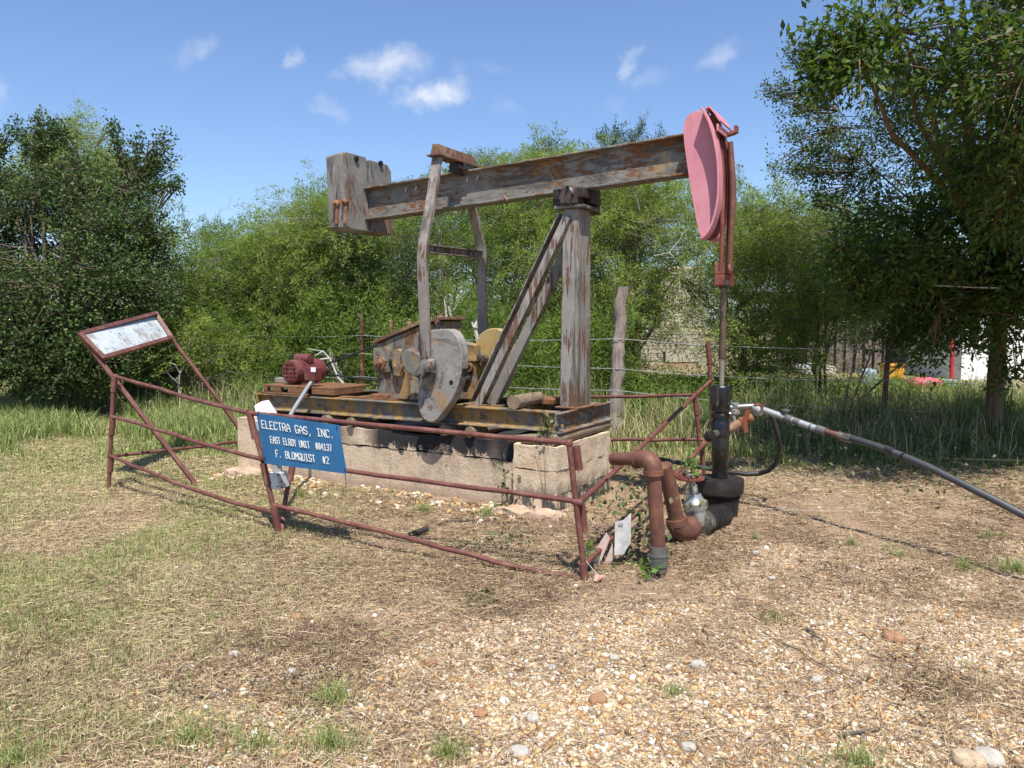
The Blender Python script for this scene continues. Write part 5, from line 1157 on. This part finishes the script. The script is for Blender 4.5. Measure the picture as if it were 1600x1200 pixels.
# mesquite hedge
MES = [
 (255, 640, 15.5, [(255, 430, 1.0, 1.0), (300, 420, .7, .7), (240, 500, .9, .9), (300, 480, .9, .8), (280, 540, .8, .7), (330, 400, .5, .45)], 'pale mesquite bush right beside the dark left tree'),
 (300, 640, 13.9, [(300, 560, .7, .55), (260, 590, .5, .4), (335, 590, .6, .4), (230, 600, .5, .4)], 'low bright green bush behind the blank sign panel'),
 (380, 640, 15.2, [(350, 430, .8, .8), (400, 420, .7, .65), (380, 480, 1.0, .8), (350, 530, .8, .8), (430, 510, .9, .8), (410, 390, .45, .35)], 'mesquite bush behind the leaning grey fence post'),
 (470, 640, 15.0, [(450, 385, .8, .7), (500, 365, .8, .7), (470, 430, 1.1, .8), (520, 470, .9, .8), (450, 540, .9, .7), (500, 325, .5, .35), (540, 380, .7, .7)], 'tall bright mesquite behind the electric motor'),
 (590, 640, 14.6, [(560, 370, .8, .7), (620, 370, .8, .7), (580, 430, .9, .8), (640, 430, .9, .8), (600, 520, 1.0, .8), (560, 560, .6, .6), (520, 560, .6, .5)], 'mesquite behind the tail weight and the gearbox'),
 (700, 640, 14.2, [(690, 350, .8, .7), (740, 330, .8, .7), (700, 430, .9, .8), (760, 430, .9, .8), (720, 520, 1.0, .7), (670, 540, .6, .6), (730, 580, .8, .4)], 'mesquite seen between the two pitman arms'),
 (820, 640, 14.4, [(800, 330, .8, .8), (860, 300, .8, .8), (810, 420, .9, .8), (870, 400, .8, .8), (820, 510, .9, .7), (850, 270, .45, .35), (790, 560, .7, .5), (850, 570, .6, .4)], 'yellowish mesquite behind the braces and the post'),
 (960, 640, 13.6, [(1058, 430, .38, .3), (1108, 480, .3, .35), (1020, 480, .3, .4), (985, 430, .55, .7), (1040, 350, .55, .45), (1000, 530, .35, .3), (940, 330, .8, .8), (1000, 330, .8, .8), (950, 420, .9, .8), (1010, 400, .7, .8), (940, 510, .8, .7), (985, 480, .5, .6), (1030, 320, .5, .6), (900, 560, .6, .5), (1000, 580, .4, .3)], 'thick mesquite right of the post behind the cedar fence post'),
 (1150, 640, 13.4, [(1140, 520, .45, .5), (1200, 580, .7, .35), (1250, 500, .6, .5), (1120, 360, .8, .8), (1180, 370, .9, .7), (1230, 360, .8, .6), (1160, 450, .9, .7), (1230, 440, .9, .7), (1130, 490, .4, .5), (1190, 520, .8, .5), (1150, 560, .6, .4), (1230, 560, .6, .35)], 'thin stemmed mesquite behind the horsehead'),
 (1290, 640, 13.6, [(1330, 520, .6, .4), (1260, 400, .9, .8), (1320, 420, .9, .8), (1290, 360, .8, .4), (1380, 430, .9, .8), (1300, 500, .8, .5), (1240, 500, .5, .5)], 'loose mesquite in front of the brown shed'),
]
for i, (px, py, Y, L_, lab) in enumerate(MES):
    L3 = [LB(a, b_, Y + random.Random(i * 9 + j).uniform(-.5, .5), r, rz) for j, (a, b_, r, rz) in enumerate(L_)]
    tr_ = .06 if i < 8 else .03
    vol = sum(l[3] * l[5] for l in L3)
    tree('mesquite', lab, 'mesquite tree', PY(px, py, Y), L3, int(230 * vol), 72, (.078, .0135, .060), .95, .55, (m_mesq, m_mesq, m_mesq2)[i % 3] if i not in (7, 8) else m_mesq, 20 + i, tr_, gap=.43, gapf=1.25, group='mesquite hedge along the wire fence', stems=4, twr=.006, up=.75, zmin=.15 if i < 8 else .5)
# second row, further back, fills the hedge
for i, (px, Y, tops, lab) in enumerate([(330, 18.5, [(300, 410), (360, 420), (420, 430), (330, 500), (400, 520)], 'farther mesquite showing over the hedge left of centre'), (560, 18.5, [(500, 370), (560, 370), (620, 380), (540, 460), (620, 480), (480, 470)], 'farther mesquite behind the tail weight'),
                                    (760, 18, [(700, 350), (760, 330), (830, 320), (740, 430), (830, 430)], 'farther mesquite above the walking beam middle'), (980, 17.5, [(900, 320), (950, 315), (930, 420), (870, 310)], 'farther mesquite above the beam near the horsehead'), (1190, 19, [(1120, 385), (1190, 395), (1250, 395), (1320, 380), (1400, 390)], 'farther mesquite below the open sky at the right')]):
    L3 = [LB(a, b_, Y, 1.25, 1.0) for a, b_ in tops]
    tree('mesquite', lab, 'mesquite tree', PY(px, 630, Y), L3, 1000, 50, (.10, .020, .075), .95, .5, m_mesq2, 60 + i, .08, gap=.34, group='mesquites behind the hedge', stems=2, zmin=.3)
# leafy undergrowth filling the foot of the hedge
def undergrowth(name, n, xs, ys, hmax, seed, mat, leaf=(.09, .02, .08)):
    rg = np.random.default_rng(seed); X = xs[0] + (xs[1] - xs[0]) * rg.random(n); Y = ys(X) + rg.random(n) * 3.2 - .2
    Z = gh(X, Y) + rg.random(n) * hmax * (.45 + .9 * fbm(X * .9, Y * .9, seed, 3)); per = 30
    c = np.stack([X, Y, Z], 1)[:, None, :] + rg.normal(size=(n, per, 3)) * .10; c = c.reshape(-1, 3); c[:, 2] = np.maximum(c[:, 2], .03)
    D = rg.normal(size=c.shape); N = rg.normal(size=c.shape) * .7; N[:, 2] += .8; L = leaf[0] * (.6 + .7 * rg.random(len(c)))
    V, F_ = leaf_quads(c, D, N, L, L * leaf[1] / leaf[0]); tag(npmesh(name, V, F_, mat), kind='stuff')
def hedgeY(x): return np.interp(x, [-10, -6, -2.5, 1.5, 5, 8], [15.2, 14.6, 13.2, 12.2, 13.5, 14])
undergrowth('hedge_undergrowth', 5200, (-9.5, 2.0), hedgeY, 1.9, 301, m_mesq2)
undergrowth('shaded_undergrowth', 420, (2.9, 9.5), hedgeY, .42, 302, m_mesq2)  # deeper leaf colour stands in for shade on this strip
undergrowth('fence_undergrowth', 560, (1.9, 4.6), hedgeY, .6, 303, m_mesq2)
# little spires over the beam
tree('juniper', 'upright juniper whose tip shows above the beam left of the horsehead', 'juniper', PY(985, 630, 16.5), [LB(985, 260, 16.5, .35, .6), LB(955, 240, 16.5, .25, .3), LB(1020, 250, 16.5, .3, .35), LB(985, 340, 16.5, .6, .9)], 500, 30, (.05, .018, .05), .3, -.4, m_cedarleaf, 71, .08, sprays=[sh((990, 240), (1003, 196), 16.5, 25), sh((950, 240), (940, 212), 16.5, 20), sh((960, 235), (970, 206), 16.5, 20), sh((1025, 240), (1035, 207), 16.5, 15)])
tree('slender_mesquite', 'slender airy mesquite tip above the middle of the beam', 'mesquite tree', PY(860, 630, 16), [LB(862, 235, 16, .28, .4), LB(845, 270, 16, .4, .35), LB(760, 258, 16, .3, .25)], 190, 30, (.08, .016, .06), .35, .4, m_mesq2, 72, .06)
# dark juniper patches inside the hedge
tree('dark_cedar', 'dark cedar bush in the hedge below the tail weight', 'cedar bush', PY(560, 640, 13.9), [LB(560, 410, 13.9, .35, .7), LB(545, 370, 13.9, .3, .4), LB(640, 430, 13.6, .3, .6)], 420, 30, (.05, .018, .05), .25, -.2, m_cedarleaf, 73, .06, gap=.2)

# privet-like tree right of the sky gap
tree('small_leaved_tree', 'tall airy small leaved tree against the sky behind the elm', 'tree', PY(1562, 680, 11.8), [LB(1310, 200, 11.3, .6, .8), LB(1370, 160, 11.3, .7, .7), LB(1330, 290, 11.3, .7, .6), LB(1400, 280, 11.3, .8, .8), LB(1450, 180, 11.3, .8, .9), LB(1480, 300, 11.3, .8, .7), LB(1540, 230, 11.3, .8, .9), LB(1330, 360, 11, .6, .45), LB(1400, 380, 11, .7, .5), LB(1380, 90, 11.3, .5, .5), LB(1600, 300, 11.3, .8, .9), LB(1470, 470, 11.2, .8, .5), LB(1380, 520, 11.3, .5, .3), LB(1520, 540, 11.3, .6, .3)], 3400, 16, (.048, .028, .065), .36, .0, m_privet, 81, .05, gap=.40, gapf=1.5, stems=1, twr=.006,
     sprays=[sh((1300, 200), (1196, 135), 11.3, 60), sh((1290, 170), (1235, 75), 11.3, 55), sh((1290, 280), (1218, 262), 11.3, 55), sh((1330, 120), (1270, 110), 11.3, 30), sh((1300, 250), (1240, 210), 11.3, 40), sh((1320, 330), (1262, 300), 11.3, 40), sh((1300, 150), (1225, 185), 11.3, 30)])
# elm over the right side
el_l = [LB(1560, 80, 8.2, .9, .6), LB(1480, 60, 7.4, .7, .45), LB(1400, 50, 6.9, .5, .3), LB(1340, 75, 6.7, .35, .22), LB(1560, 180, 9, .9, .6), LB(1600, 330, 9.2, .9, .9), LB(1520, 400, 9.2, .9, .5), LB(1440, 410, 8.8, .6, .3), LB(1380, 400, 8.4, .45, .25), LB(1330, 440, 8.5, .4, .22), LB(1560, 470, 9.3, 1.0, .4), LB(1470, 480, 8.9, .5, .3), LB(1640, 200, 7.5, 1.0, 1.0), LB(1680, 450, 8.5, .9, .7), LB(1700, 60, 8, 1.2, .9), LB(1450, -60, 7.4, .8, .5), LB(1600, -80, 8, 1.2, .6), LB(1860, 200, 8.5, 1.6, 1.6), LB(1800, 450, 9, 1.3, .8), LB(1510, 300, 9.6, .6, .5), LB(1420, 450, 9.6, .5, .3), LB(1440, 520, 10, .5, .25), LB(1400, 340, 9.2, .5, .4), LB(1600, 120, 6.6, .7, .5), LB(1700, -250, 7, 1.6, .8), LB(1500, -300, 7.5, 1.4, .7), LB(1400, 30, 7.4, .5, .35)]  # lobes above the view are added to shade the ground at right
tree('elm_tree', 'big spreading elm with rough brown trunk shading the right edge', 'tree', PY(1552, 690, 10.2), el_l, 8200, 18, (.088, .038, .10), .36, .35, m_elm, 82, .115, m_barkl, gap=.40, gapf=1.3, stems=1, twr=.007, up=.05,
     sprays=[sh((1380, 60), (1285, 95), 6.7, 36), sh((1350, 90), (1262, 70), 6.7, 20), sh((1330, 110), (1275, 130), 6.7, 20), sh((1440, 400), (1340, 420), 8.2, 30), sh((1470, 520), (1440, 560), 9, 14), sh((1600, 560), (1570, 600), 9, 14), sh((1350, 400), (1295, 375), 8.3, 18), sh((1400, 460), (1330, 470), 8.4, 25)])
q = MB(); q.tube([PY(1600, 30, 7.2), PY(1565, 18, 7.2), PY(1530, 4, 7.2), PY(1500, -8, 7.2)], [.02, .018, .015, .01], 8); q.tube([PY(1560, 450, 8.3), PY(1520, 449, 8.3), PY(1460, 446, 8.3)], [.008, .007, .004], 6); o = q.build('bare_limb', m_dead, loc=PY(1600, 30, 7.2)); tag(o, 'pale bare limb crossing the top right corner', 'dead branch')
# thin dark stems below the right trees
for i, (x0, x1, yt, lab) in enumerate(((1330, 1372, 520, 'thin dark sapling stem left of the steel post'), (1318, 1345, 500, 'very thin dark sapling stem leaning right of the trailer bags'), (1345, 1440, 545, 'low dark sapling bending right under the elm'))):
    q = MB(); a = PY(x0 - 8, 668, 11.5); m_ = PY(x0 + 4, 620, 11.5); c = PY(x1, yt, 11.6); q.tube([a, m_, m_.lerp(c, .5) + Vector((.03, 0, .05)), c], [.022, .018, .012, .004], 6)
    for j in range(6):
        s_ = m_.lerp(c, .15 + j * .13); rr = random.Random(i * 7 + j); q.tube([s_, s_ + Vector((rr.uniform(-.25, .3), rr.uniform(-.1, .1), rr.uniform(.2, .45)))], [.006, .002], 5)
    o = q.build('bare_sapling', m_bark, loc=a); tag(o, lab, 'sapling')

# ================================================================== GROUND COVER
def blades(name, X, Y, H, W, lean, mat, seed, flat=None, kind='stuff', z0=None, parent=None, segs=2):
    rng = np.random.default_rng(seed); n = len(X); Z = gh(X, Y) if z0 is None else z0
    az = rng.random(n) * 6.283; dx, dy = np.cos(az), np.sin(az)
    if flat is None:  # standing, bending over
        l1 = lean * rng.random(n); p0 = np.stack([X, Y, Z - .005], 1); p1 = p0 + np.stack([dx * H * l1 * .35, dy * H * l1 * .35, H * .6], 1); p2 = p0 + np.stack([dx * H * l1, dy * H * l1, H * (1 - .35 * l1)], 1)
        sa = az + 1.57 + rng.normal(size=n) * .6; s = np.stack([np.cos(sa), np.sin(sa), np.zeros(n)], 1) * (W * .5)[:, None]
        V = np.stack([p0 - s, p0 + s, p1 + s * .8, p1 - s * .8, p2], 1); V = V.reshape(-1, 3); o = np.arange(n) * 5
        F = np.concatenate([np.stack([o, o + 1, o + 2, o + 3], 1), np.stack([o + 3, o + 2, o + 4, o + 4], 1)]); 
        F4 = F[:n]; F3 = np.stack([o + 3, o + 2, o + 4], 1)
        # split last triangle into a quad by a doubled tip
        V2 = np.stack([p0 - s, p0 + s, p1 + s * .8, p1 - s * .8, p2 + s * .15, p2 - s * .15], 1).reshape(-1, 3); o = np.arange(n) * 6
        F = np.concatenate([np.stack([o, o + 1, o + 2, o + 3], 1), np.stack([o + 3, o + 2, o + 4, o + 5], 1)]); V = V2
    else:             # lying straws
        h0 = flat * rng.random(n); tilt = rng.normal(size=n) * .16; bend = rng.normal(size=n) * .25
        p0 = np.stack([X, Y, Z + h0], 1); a2 = az + bend
        p1 = p0 + np.stack([dx * H * .5, dy * H * .5, tilt * H * .5], 1); p2 = p1 + np.stack([np.cos(a2) * H * .5, np.sin(a2) * H * .5, -tilt * H * .25], 1)
        s = np.stack([-dy, dx, np.zeros(n)], 1) * (W * .5)[:, None]; s[:, 2] = W * .25 * rng.normal(size=n)
        for p in (p1, p2): p[:, 2] = np.maximum(p[:, 2], gh(p[:, 0], p[:, 1]) + .002)
        V = np.stack([p0 - s * .6, p0 + s * .6, p1 + s, p1 - s, p2 + s * .5, p2 - s * .5], 1).reshape(-1, 3); o = np.arange(n) * 6
        F = np.concatenate([np.stack([o, o + 1, o + 2, o + 3], 1), np.stack([o + 3, o + 2, o + 4, o + 5], 1)])
    ob = npmesh(name, V, F, mat, parent); 
    if parent is None: tag(ob, kind=kind)
    return ob
rng = np.random.default_rng(5)
def scatter(n, y0, y1, xm=.74, pw=1.0, dens=None):
    """points over the visible wedge of ground, thinner with distance"""
    u = rng.random(n); Y = (y0 ** (1 - pw) + u * (y1 ** (1 - pw) - y0 ** (1 - pw))) ** (1 / (1 - pw)) if pw != 1 else y0 * (y1 / y0) ** u
    X = (rng.random(n) * 2 - 1) * (Y * xm + .3)
    if dens is not None: k = rng.random(n) < dens(X, Y); X, Y = X[k], Y[k]
    return X, Y
def infoot(X, Y):
    U_ = X * .866 - Y * .5; W_ = X * .5 + Y * .866
    return (U_ > -6.72) & (U_ < -2.78) & (W_ > 5.6) & (W_ < 6.72)
patch = lambda X, Y: sstep(.30, .62, fbm(X * 2.2, Y * 2.2, 71, 4))
X, Y = scatter(300000, 2.5, 13, dens=lambda x, y: (~infoot(x, y)) * np.clip((.08 + .85 * patch(x, y)) * (1 - .80 * gravel_mask(x, y)), 0, 1))
k = np.maximum(1, Y / 5.0); blades('dead_straw', X, Y, (.025 + .085 * rng.random(len(X)) ** 1.5), (.0018 + .0022 * rng.random(len(X))) * k, 1, m_straw, 1, flat=.022)
# bleached straw on the left and in the middle distance
X, Y = scatter(240000, 2.5, 12, dens=lambda x, y: (~infoot(x, y)) * np.clip(sstep(.8, -2.6, x + (fbm(x, y, 5) - .5) * 2) * (.12 + .7 * patch(x + 9, y)) * sstep(2.4, 4.4, y) * (1 - gravel_mask(x, y)) + sstep(6.2, 8, y) * .4, 0, 1))
k = np.maximum(1, Y / 5.0); blades('pale_straw', X, Y, (.02 + .05 * rng.random(len(X))), (.0018 + .002 * rng.random(len(X))) * k, 1, m_straw2, 2, flat=.03)
X, Y = scatter(90000, 3.2, 9, dens=lambda x, y: (~infoot(x, y)) * np.clip(sstep(.46, .62, fbm(x * 1.1, y * 1.1, 131, 4)) * 1.1 * sstep(-3.4, -1.0, x) * (1 - gravel_mask(x, y)) + .8 * np.exp(-((x + .2) / 1.3) ** 2 - ((y - 5.0) / .5) ** 2) , 0, 1))
k = np.maximum(1, Y / 5.0); blades('brown_mulch', X, Y, (.03 + .07 * rng.random(len(X))), (.002 + .003 * rng.random(len(X))) * k, 1, m_mulch, 12, flat=.035)
# short standing grass, mown, greener on the left
def gd(x, y): return (~infoot(x, y)) * np.clip(green_mask(x, y) * (.45 + 1.2 * sstep(.33, .6, fbm(x * 1.7, y * 1.7, 81, 4))) + .05 * patch(x, y) * (1 - gravel_mask(x, y)), 0, 1)
X, Y = scatter(330000, 2.5, 13, dens=gd)
k = np.maximum(1, Y / 5.0); blades('short_grass', X, Y, .025 + .05 * rng.random(len(X)), (.002 + .002 * rng.random(len(X))) * k, .9, m_grass, 3)
X, Y = scatter(150000, 2.5, 12, dens=lambda x, y: (~infoot(x, y)) * np.clip((.25 + .6 * sstep(0, -3, x)) * (1 - gravel_mask(x, y)), 0, 1))
k = np.maximum(1, Y / 5.0); blades('dry_stubble', X, Y, .02 + .045 * rng.random(len(X)), (.0018 + .0016 * rng.random(len(X))) * k, 1.2, m_straw2, 4)
# tall grass along the wire fence
def fenceY(x): return np.interp(x, [-9, -6, -2.5, 1.4, 5.4, 9], [17, 14.5, 12.4, 10.3, 10.6, 11.5])
n = 150000; X = rng.random(n) * 21 - 11; off = rng.normal(size=n) * 1.0 + .1; Y = fenceY(X) + off
dn = sstep(.3, .6, fbm(X * 1.3, Y * 1.3, 91, 3)) * .8 + .25; kk = (rng.random(n) < dn) & (Y > 8.2); X, Y = X[kk], Y[kk]
hh_ = .85 * (.12 + .50 * rng.random(len(X)) ** 1.6) * (.15 + 1.5 * sstep(.3, .75, fbm(X * 1.9, Y * 1.9, 17, 4))) * sstep(-1.6, .3, Y - fenceY(X) + .0) + .06
blades('tall_grass', X, Y, hh_, .008 + .009 * rng.random(len(X)), .9, m_tall, 6)
n = 60000; X = rng.random(n) * 9 + 2.2; Y = 8.6 + rng.random(n) ** 1.1 * 5; kk = Y > 8.3 + (X < 3.4) * 1.2 * (3.4 - X) + .4 * (fbm(X * 2, Y * 2, 4) - .5); X, Y = X[kk], Y[kk]
cl = fbm(X * 3.5, Y * 3.5, 61, 3); blades('weedy_grass', X, Y, (.05 + .42 * rng.random(len(X)) * sstep(8.2, 10, Y)) * sstep(.32, .7, cl) * 1.2 + .02, .007 + .008 * rng.random(len(X)), 1.1, m_tall, 7)
n = 50000; X = -rng.random(n) * 7.5 - 3.2; Y = 9.2 + rng.random(n) * 4.5; kk = rng.random(n) < sstep(.3, .55, fbm(X, Y, 44, 3)); X, Y = X[kk], Y[kk]
blades('meadow_grass', X, Y, (.08 + .28 * rng.random(len(X))) * sstep(8.6, 10.6, Y) + .03, .006 + .008 * rng.random(len(X)), .9, m_grass, 8)
n = 5500; X = rng.random(n) * 19 - 10; Y = fenceY(X) + rng.normal(size=n) * .9; kk = Y > 8.6; X, Y = X[kk], Y[kk]
blades('dry_seed_stalks', X, Y, .2 + .5 * rng.random(len(X)), .005 + .006 * rng.random(len(X)), .8, m_straw2, 14)
# distinct tufts
for i, (px, py, r, nb, h) in enumerate([(300, 1140, .20, 800, .07), (400, 1150, .14, 500, .06), (520, 1085, .06, 260, .12), (515, 1150, .10, 380, .10), (1050, 1075, .05, 200, .05), (1212, 965, .06, 220, .05), (1400, 862, .13, 350, .05), (1508, 880, .06, 260, .08), (1585, 880, .10, 420, .09), (1330, 850, .05, 160, .06), (700, 1165, .06, 240, .09), (1340, 1190, .10, 360, .08), (110, 960, .35, 900, .05), (330, 960, .2, 500, .04), (30, 1170, .12, 360, .08), (1545, 840, .06, 160, .07), (660, 800, .06, 200, .10), (470, 775, .07, 200, .10), (1180, 845, .03, 90, .07), (345, 715, .25, 500, .06), (760, 810, .06, 200, .10)]):
    c = PZ(px, py, 0); nb = int(nb * .6); r = r * 1.25; a = rng.random(nb) * 6.28; rr = r * np.abs(rng.normal(size=nb)) * .55; X = c.x + rr * np.cos(a) * 1.3; Y = c.y + rr * np.sin(a)
    ob = blades('grass_tuft', X, Y, h * (.4 + .8 * rng.random(nb)), .0025 + .002 * rng.random(nb), 1.3, m_grass, 100 + i)
# broad-leaved weeds: thing-like vine sprigs
def sprig(label, px, py, Y, n, r, seed, hz=.12, mat=None, name='leafy_weed'):
    rg = np.random.default_rng(seed); c = np.array(PY(px, py, Y)); C = c + rg.normal(size=(n, 3)) * [r, r, hz]; C[:, 2] = np.maximum(C[:, 2], gh(C[:, 0], C[:, 1]) + .01)
    D = rg.normal(size=(n, 3)); N = rg.normal(size=(n, 3)) * .5; N[:, 2] += 1; L = .035 + .03 * rg.random(n); V, F_ = leaf_quads(C, D, N, L, L * .62)
    b0 = Vector((c[0], c[1], ghf(c[0], c[1]))); t = thing(name, label, 'weed', b0); npmesh('leaves', V, F_, mat or m_vine, t)
    q = MB()
    for i in range(min(8, n)): q.tube([b0 + Vector((rg.normal() * r * .4, rg.normal() * r * .4, 0)), Vector(C[i])], [.003, .0015], 5)
    q.build('stems', m_twig, t); return t
m_vine = leafmat('vine_leaves', [(.07, .16, .03), (.11, .22, .04), (.15, .27, .06)], .4, (.3, .45, .06), .4)
m_vined = leafmat('dull_vine_leaves', [(.06, .11, .03), (.10, .15, .05), (.22, .18, .09)], .3, (.2, .25, .06), .5)
sprig('bright green leafy sprig growing through the red handwheel', 1080, 725, 5.7, 40, .05, 1, .05)
sprig('bright green weed at the foot of the rusty standpipe', 1018, 893, 4.78, 34, .06, 2, .025)
sprig('dull green vine tangle between the pier and the standpipe', 985, 780, 5.5, 170, .16, 3, .10, m_vined)
sprig('trailing vine behind the broken white sign', 998, 850, 5.2, 120, .12, 4, .08, m_vined)
sprig('small bright green weed behind the front right post', 922, 858, 4.95, 26, .035, 5, .05)
sprig('green weed in front of the pier footing', 790, 845, 5.6, 60, .12, 6, .05, m_vined)
sprig('thorny weed in the gap between the long wall and the pier', 793, 765, 6.45, 90, .05, 7, .14, m_vined)
sprig('small grey green sprig on the skid end left of the channel', 855, 665, 6.3, 60, .05, 8, .05, m_vined)
sprig('low green weeds behind the wellhead under the hose', 1290, 735, 8.0, 240, .6, 9, .08, m_vined)
sprig('green weeds under the black pipe at the far right', 1460, 745, 8.0, 240, .5, 10, .10, m_vined)
sprig('scattered weed in the straw below the front rail', 755, 945, 4.5, 40, .07, 11, .03, m_vined)
sprig('dull weeds in the shade left of the dark steel post', 1330, 690, 9.3, 420, .7, 13, .14, m_vined)
sprig('leafy weeds growing around the elm trunk base', 1530, 690, 9.6, 420, .8, 14, .14, m_vined)
sprig('leafy weeds behind the black hose loop', 1215, 665, 9.6, 320, .6, 15, .14, m_vined)
sprig('weeds behind the motor end of the foundation', 300, 640, 12.4, 300, .6, 12, .25)

# gravel
IC_V = []; phi = (1 + 5 ** .5) / 2
for a, b_ in ((-1, phi), (1, phi), (-1, -phi), (1, -phi)): IC_V.append((a, b_, 0))
for a, b_ in ((-1, phi), (1, phi), (-1, -phi), (1, -phi)): IC_V.append((0, a, b_))
for a, b_ in ((-1, phi), (1, phi), (-1, -phi), (1, -phi)): IC_V.append((b_, 0, a))
IC_V = np.array(IC_V) / math.sqrt(1 + phi * phi)
IC_F = np.array([(0, 11, 5), (0, 5, 1), (0, 1, 7), (0, 7, 10), (0, 10, 11), (1, 5, 9), (5, 11, 4), (11, 10, 2), (10, 7, 6), (7, 1, 8), (3, 9, 4), (3, 4, 2), (3, 2, 6), (3, 6, 8), (3, 8, 9), (4, 9, 5), (2, 4, 11), (6, 2, 10), (8, 6, 7), (9, 8, 1)])
def stones(name, X, Y, S_, mat, seed, sink=.12, jit=.22):
    rg = np.random.default_rng(seed); n = len(X); V = np.repeat(IC_V[None], n, 0) * (1 + jit * (rg.random((n, 12, 1)) - .5) * 2) + rg.normal(size=(n, 12, 3)) * .05
    V = V * (np.stack([.75 + .6 * rg.random(n), .6 + .4 * rg.random(n), .4 + .35 * rg.random(n)], 1) * S_[:, None] * .5)[:, None, :]
    a = rg.random(n) * 6.28; ca, sa = np.cos(a)[:, None], np.sin(a)[:, None]; x = V[:, :, 0] * ca - V[:, :, 1] * sa; y = V[:, :, 0] * sa + V[:, :, 1] * ca
    tx = rg.normal(size=n)[:, None] * .25; z = V[:, :, 2] + x * tx
    V = np.stack([x + X[:, None], y + Y[:, None], z + (gh(X, Y) + S_ * sink * .5)[:, None]], 2).reshape(-1, 3)
    F_ = (IC_F[None] + (np.arange(n) * 12)[:, None, None]).reshape(-1, 3); return npmesh(name, V, F_, mat, smooth=True)
X, Y = scatter(80000, 2.4, 6.4, dens=lambda x, y: np.clip(gravel_mask(x, y) * 1.15 + .02, 0, 1)); S_ = .006 + .016 * rng.random(len(X)) ** 1.7 + .012 * (rng.random(len(X)) < .08)
tag(stones('gravel', X, Y, S_, m_stone, 1), kind='stuff')
X, Y = scatter(7500, 2.4, 7.5, dens=lambda x, y: np.clip(gravel_mask(x, y) * .8 + .06 * (x > -2.4), 0, 1)); S_ = .018 + .028 * rng.random(len(X)) ** 2
tag(stones('larger_gravel', X, Y, S_, m_stone, 2), kind='stuff')
n = 1500; uu = -6.8 + 4.1 * rng.random(n); ww = 5.68 - np.abs(rng.normal(size=n)) * .22; X = .866 * uu + .5 * ww; Y = -.5 * uu + .866 * ww; kk = rng.random(n) < sstep(.35, .6, fbm(X * 3, Y * 3, 141, 3))
tag(stones('foundation_rubble', X[kk], Y[kk], .02 + .05 * rng.random(kk.sum()) ** 2, m_stone, 9, .3), kind='stuff')
m_ro = {'white': plain('white_stone', (.38, .35, .30), .85, .25, 30, 0, .6), 'brown': plain('brown_stone', (.30, .165, .09), .85, .3, 30, 0, .6), 'tan': plain('tan_stone', (.42, .32, .21), .85, .3, 30, 0, .6)}
for i, (px, py, s, mt_, lab) in enumerate([(861, 1034, .05, 'white', 'round white stone on the gravel, centre'), (832, 1118, .055, 'white', 'white pebble pair near the bottom centre'), (750, 1108, .06, 'brown', 'brown flat stone left of the bottom centre'), (935, 1092, .075, 'brown', 'flat reddish brown stone at the bottom centre'), (672, 1031, .055, 'brown', 'small reddish stone at the gravel edge left'),
        (1396, 1002, .10, 'brown', 'largest orange brown rock on the right gravel'), (1180, 870, .05, 'white', 'white stone right of the wellhead, nearest to it'), (1205, 905, .045, 'white', 'white stone below the pair right of the wellhead'), (960, 1030, .05, 'white', 'chalky angular stone just right of centre'), (1090, 1040, .075, 'white', 'broken white stone in the middle of the gravel'), (1515, 1190, .11, 'tan', 'tan rock cut by the bottom edge at the right'), (1545, 1185, .10, 'white', 'pale rock cut by the bottom edge at the far right'),
        (1075, 1165, .06, 'white', 'pale rough stone at the bottom right of centre'), (812, 1170, .07, 'white', 'jagged white stone at the bottom edge'), (1275, 1065, .055, 'white', 'white oval stone on the right gravel'), (462, 965, .06, 'brown', 'reddish stone in the straw left of centre'), (365, 1028, .05, 'white', 'white stone at the left end of the gravel'), (715, 800 + 86, .05, 'tan', 'tan stone under the front rail'), (1175, 960 - 75, .045, 'white', 'small white stone left of the stone pair'), (455, 1055, .045, 'white', 'white stone in bare soil at lower left')]):
    p = PZ(px, py, -.02); z = ghf(p.x, p.y); q = MB(); q.rough(Vector((p.x, p.y, z + s * .12)), Vector((1, 0, 0)), Vector((0, 1, 0)), AZ, s * .5, s * .38, s * .28, s * .14, s * .09, 1.0 / s * .7, .75, seed=200 + i); o = q.build('rock', m_ro[mt_], loc=(p.x, p.y, z), sharp=35); tag(o, lab, 'rock', 'larger rocks on the gravel')
for i, (a, c, r, lab) in enumerate([((1190, 990), (1340, 1065), .004, 'long thin brown twig lying across the gravel'), ((1310, 1150), (1385, 1135), .006, 'dark twig on the gravel near the bottom'), ((1262, 985), (1280, 1003), .008, 'short thick brown twig on the gravel right of centre'), ((1098, 978), (1112, 1000), .005, 'short dark twig in the middle of the gravel'), ((1180, 800), (1370, 805), .0025, 'straight pale stem lying on the straw right of the wellhead')]):
    p, e = PZ(*a, 0), PZ(*c, 0); q = MB(); pts = []
    for k_ in range(6): v = p.lerp(e, k_ / 5); pts.append(Vector((v.x + random.Random(i * 9 + k_).uniform(-.012, .012), v.y, ghf(v.x, v.y) + .018)))
    q.tube(pts, [r, r, r * .9, r * .8, r * .6, r * .4], 6); o = q.build('twig', m_bark if i < 4 else m_dead, loc=p); tag(o, lab, 'twig')
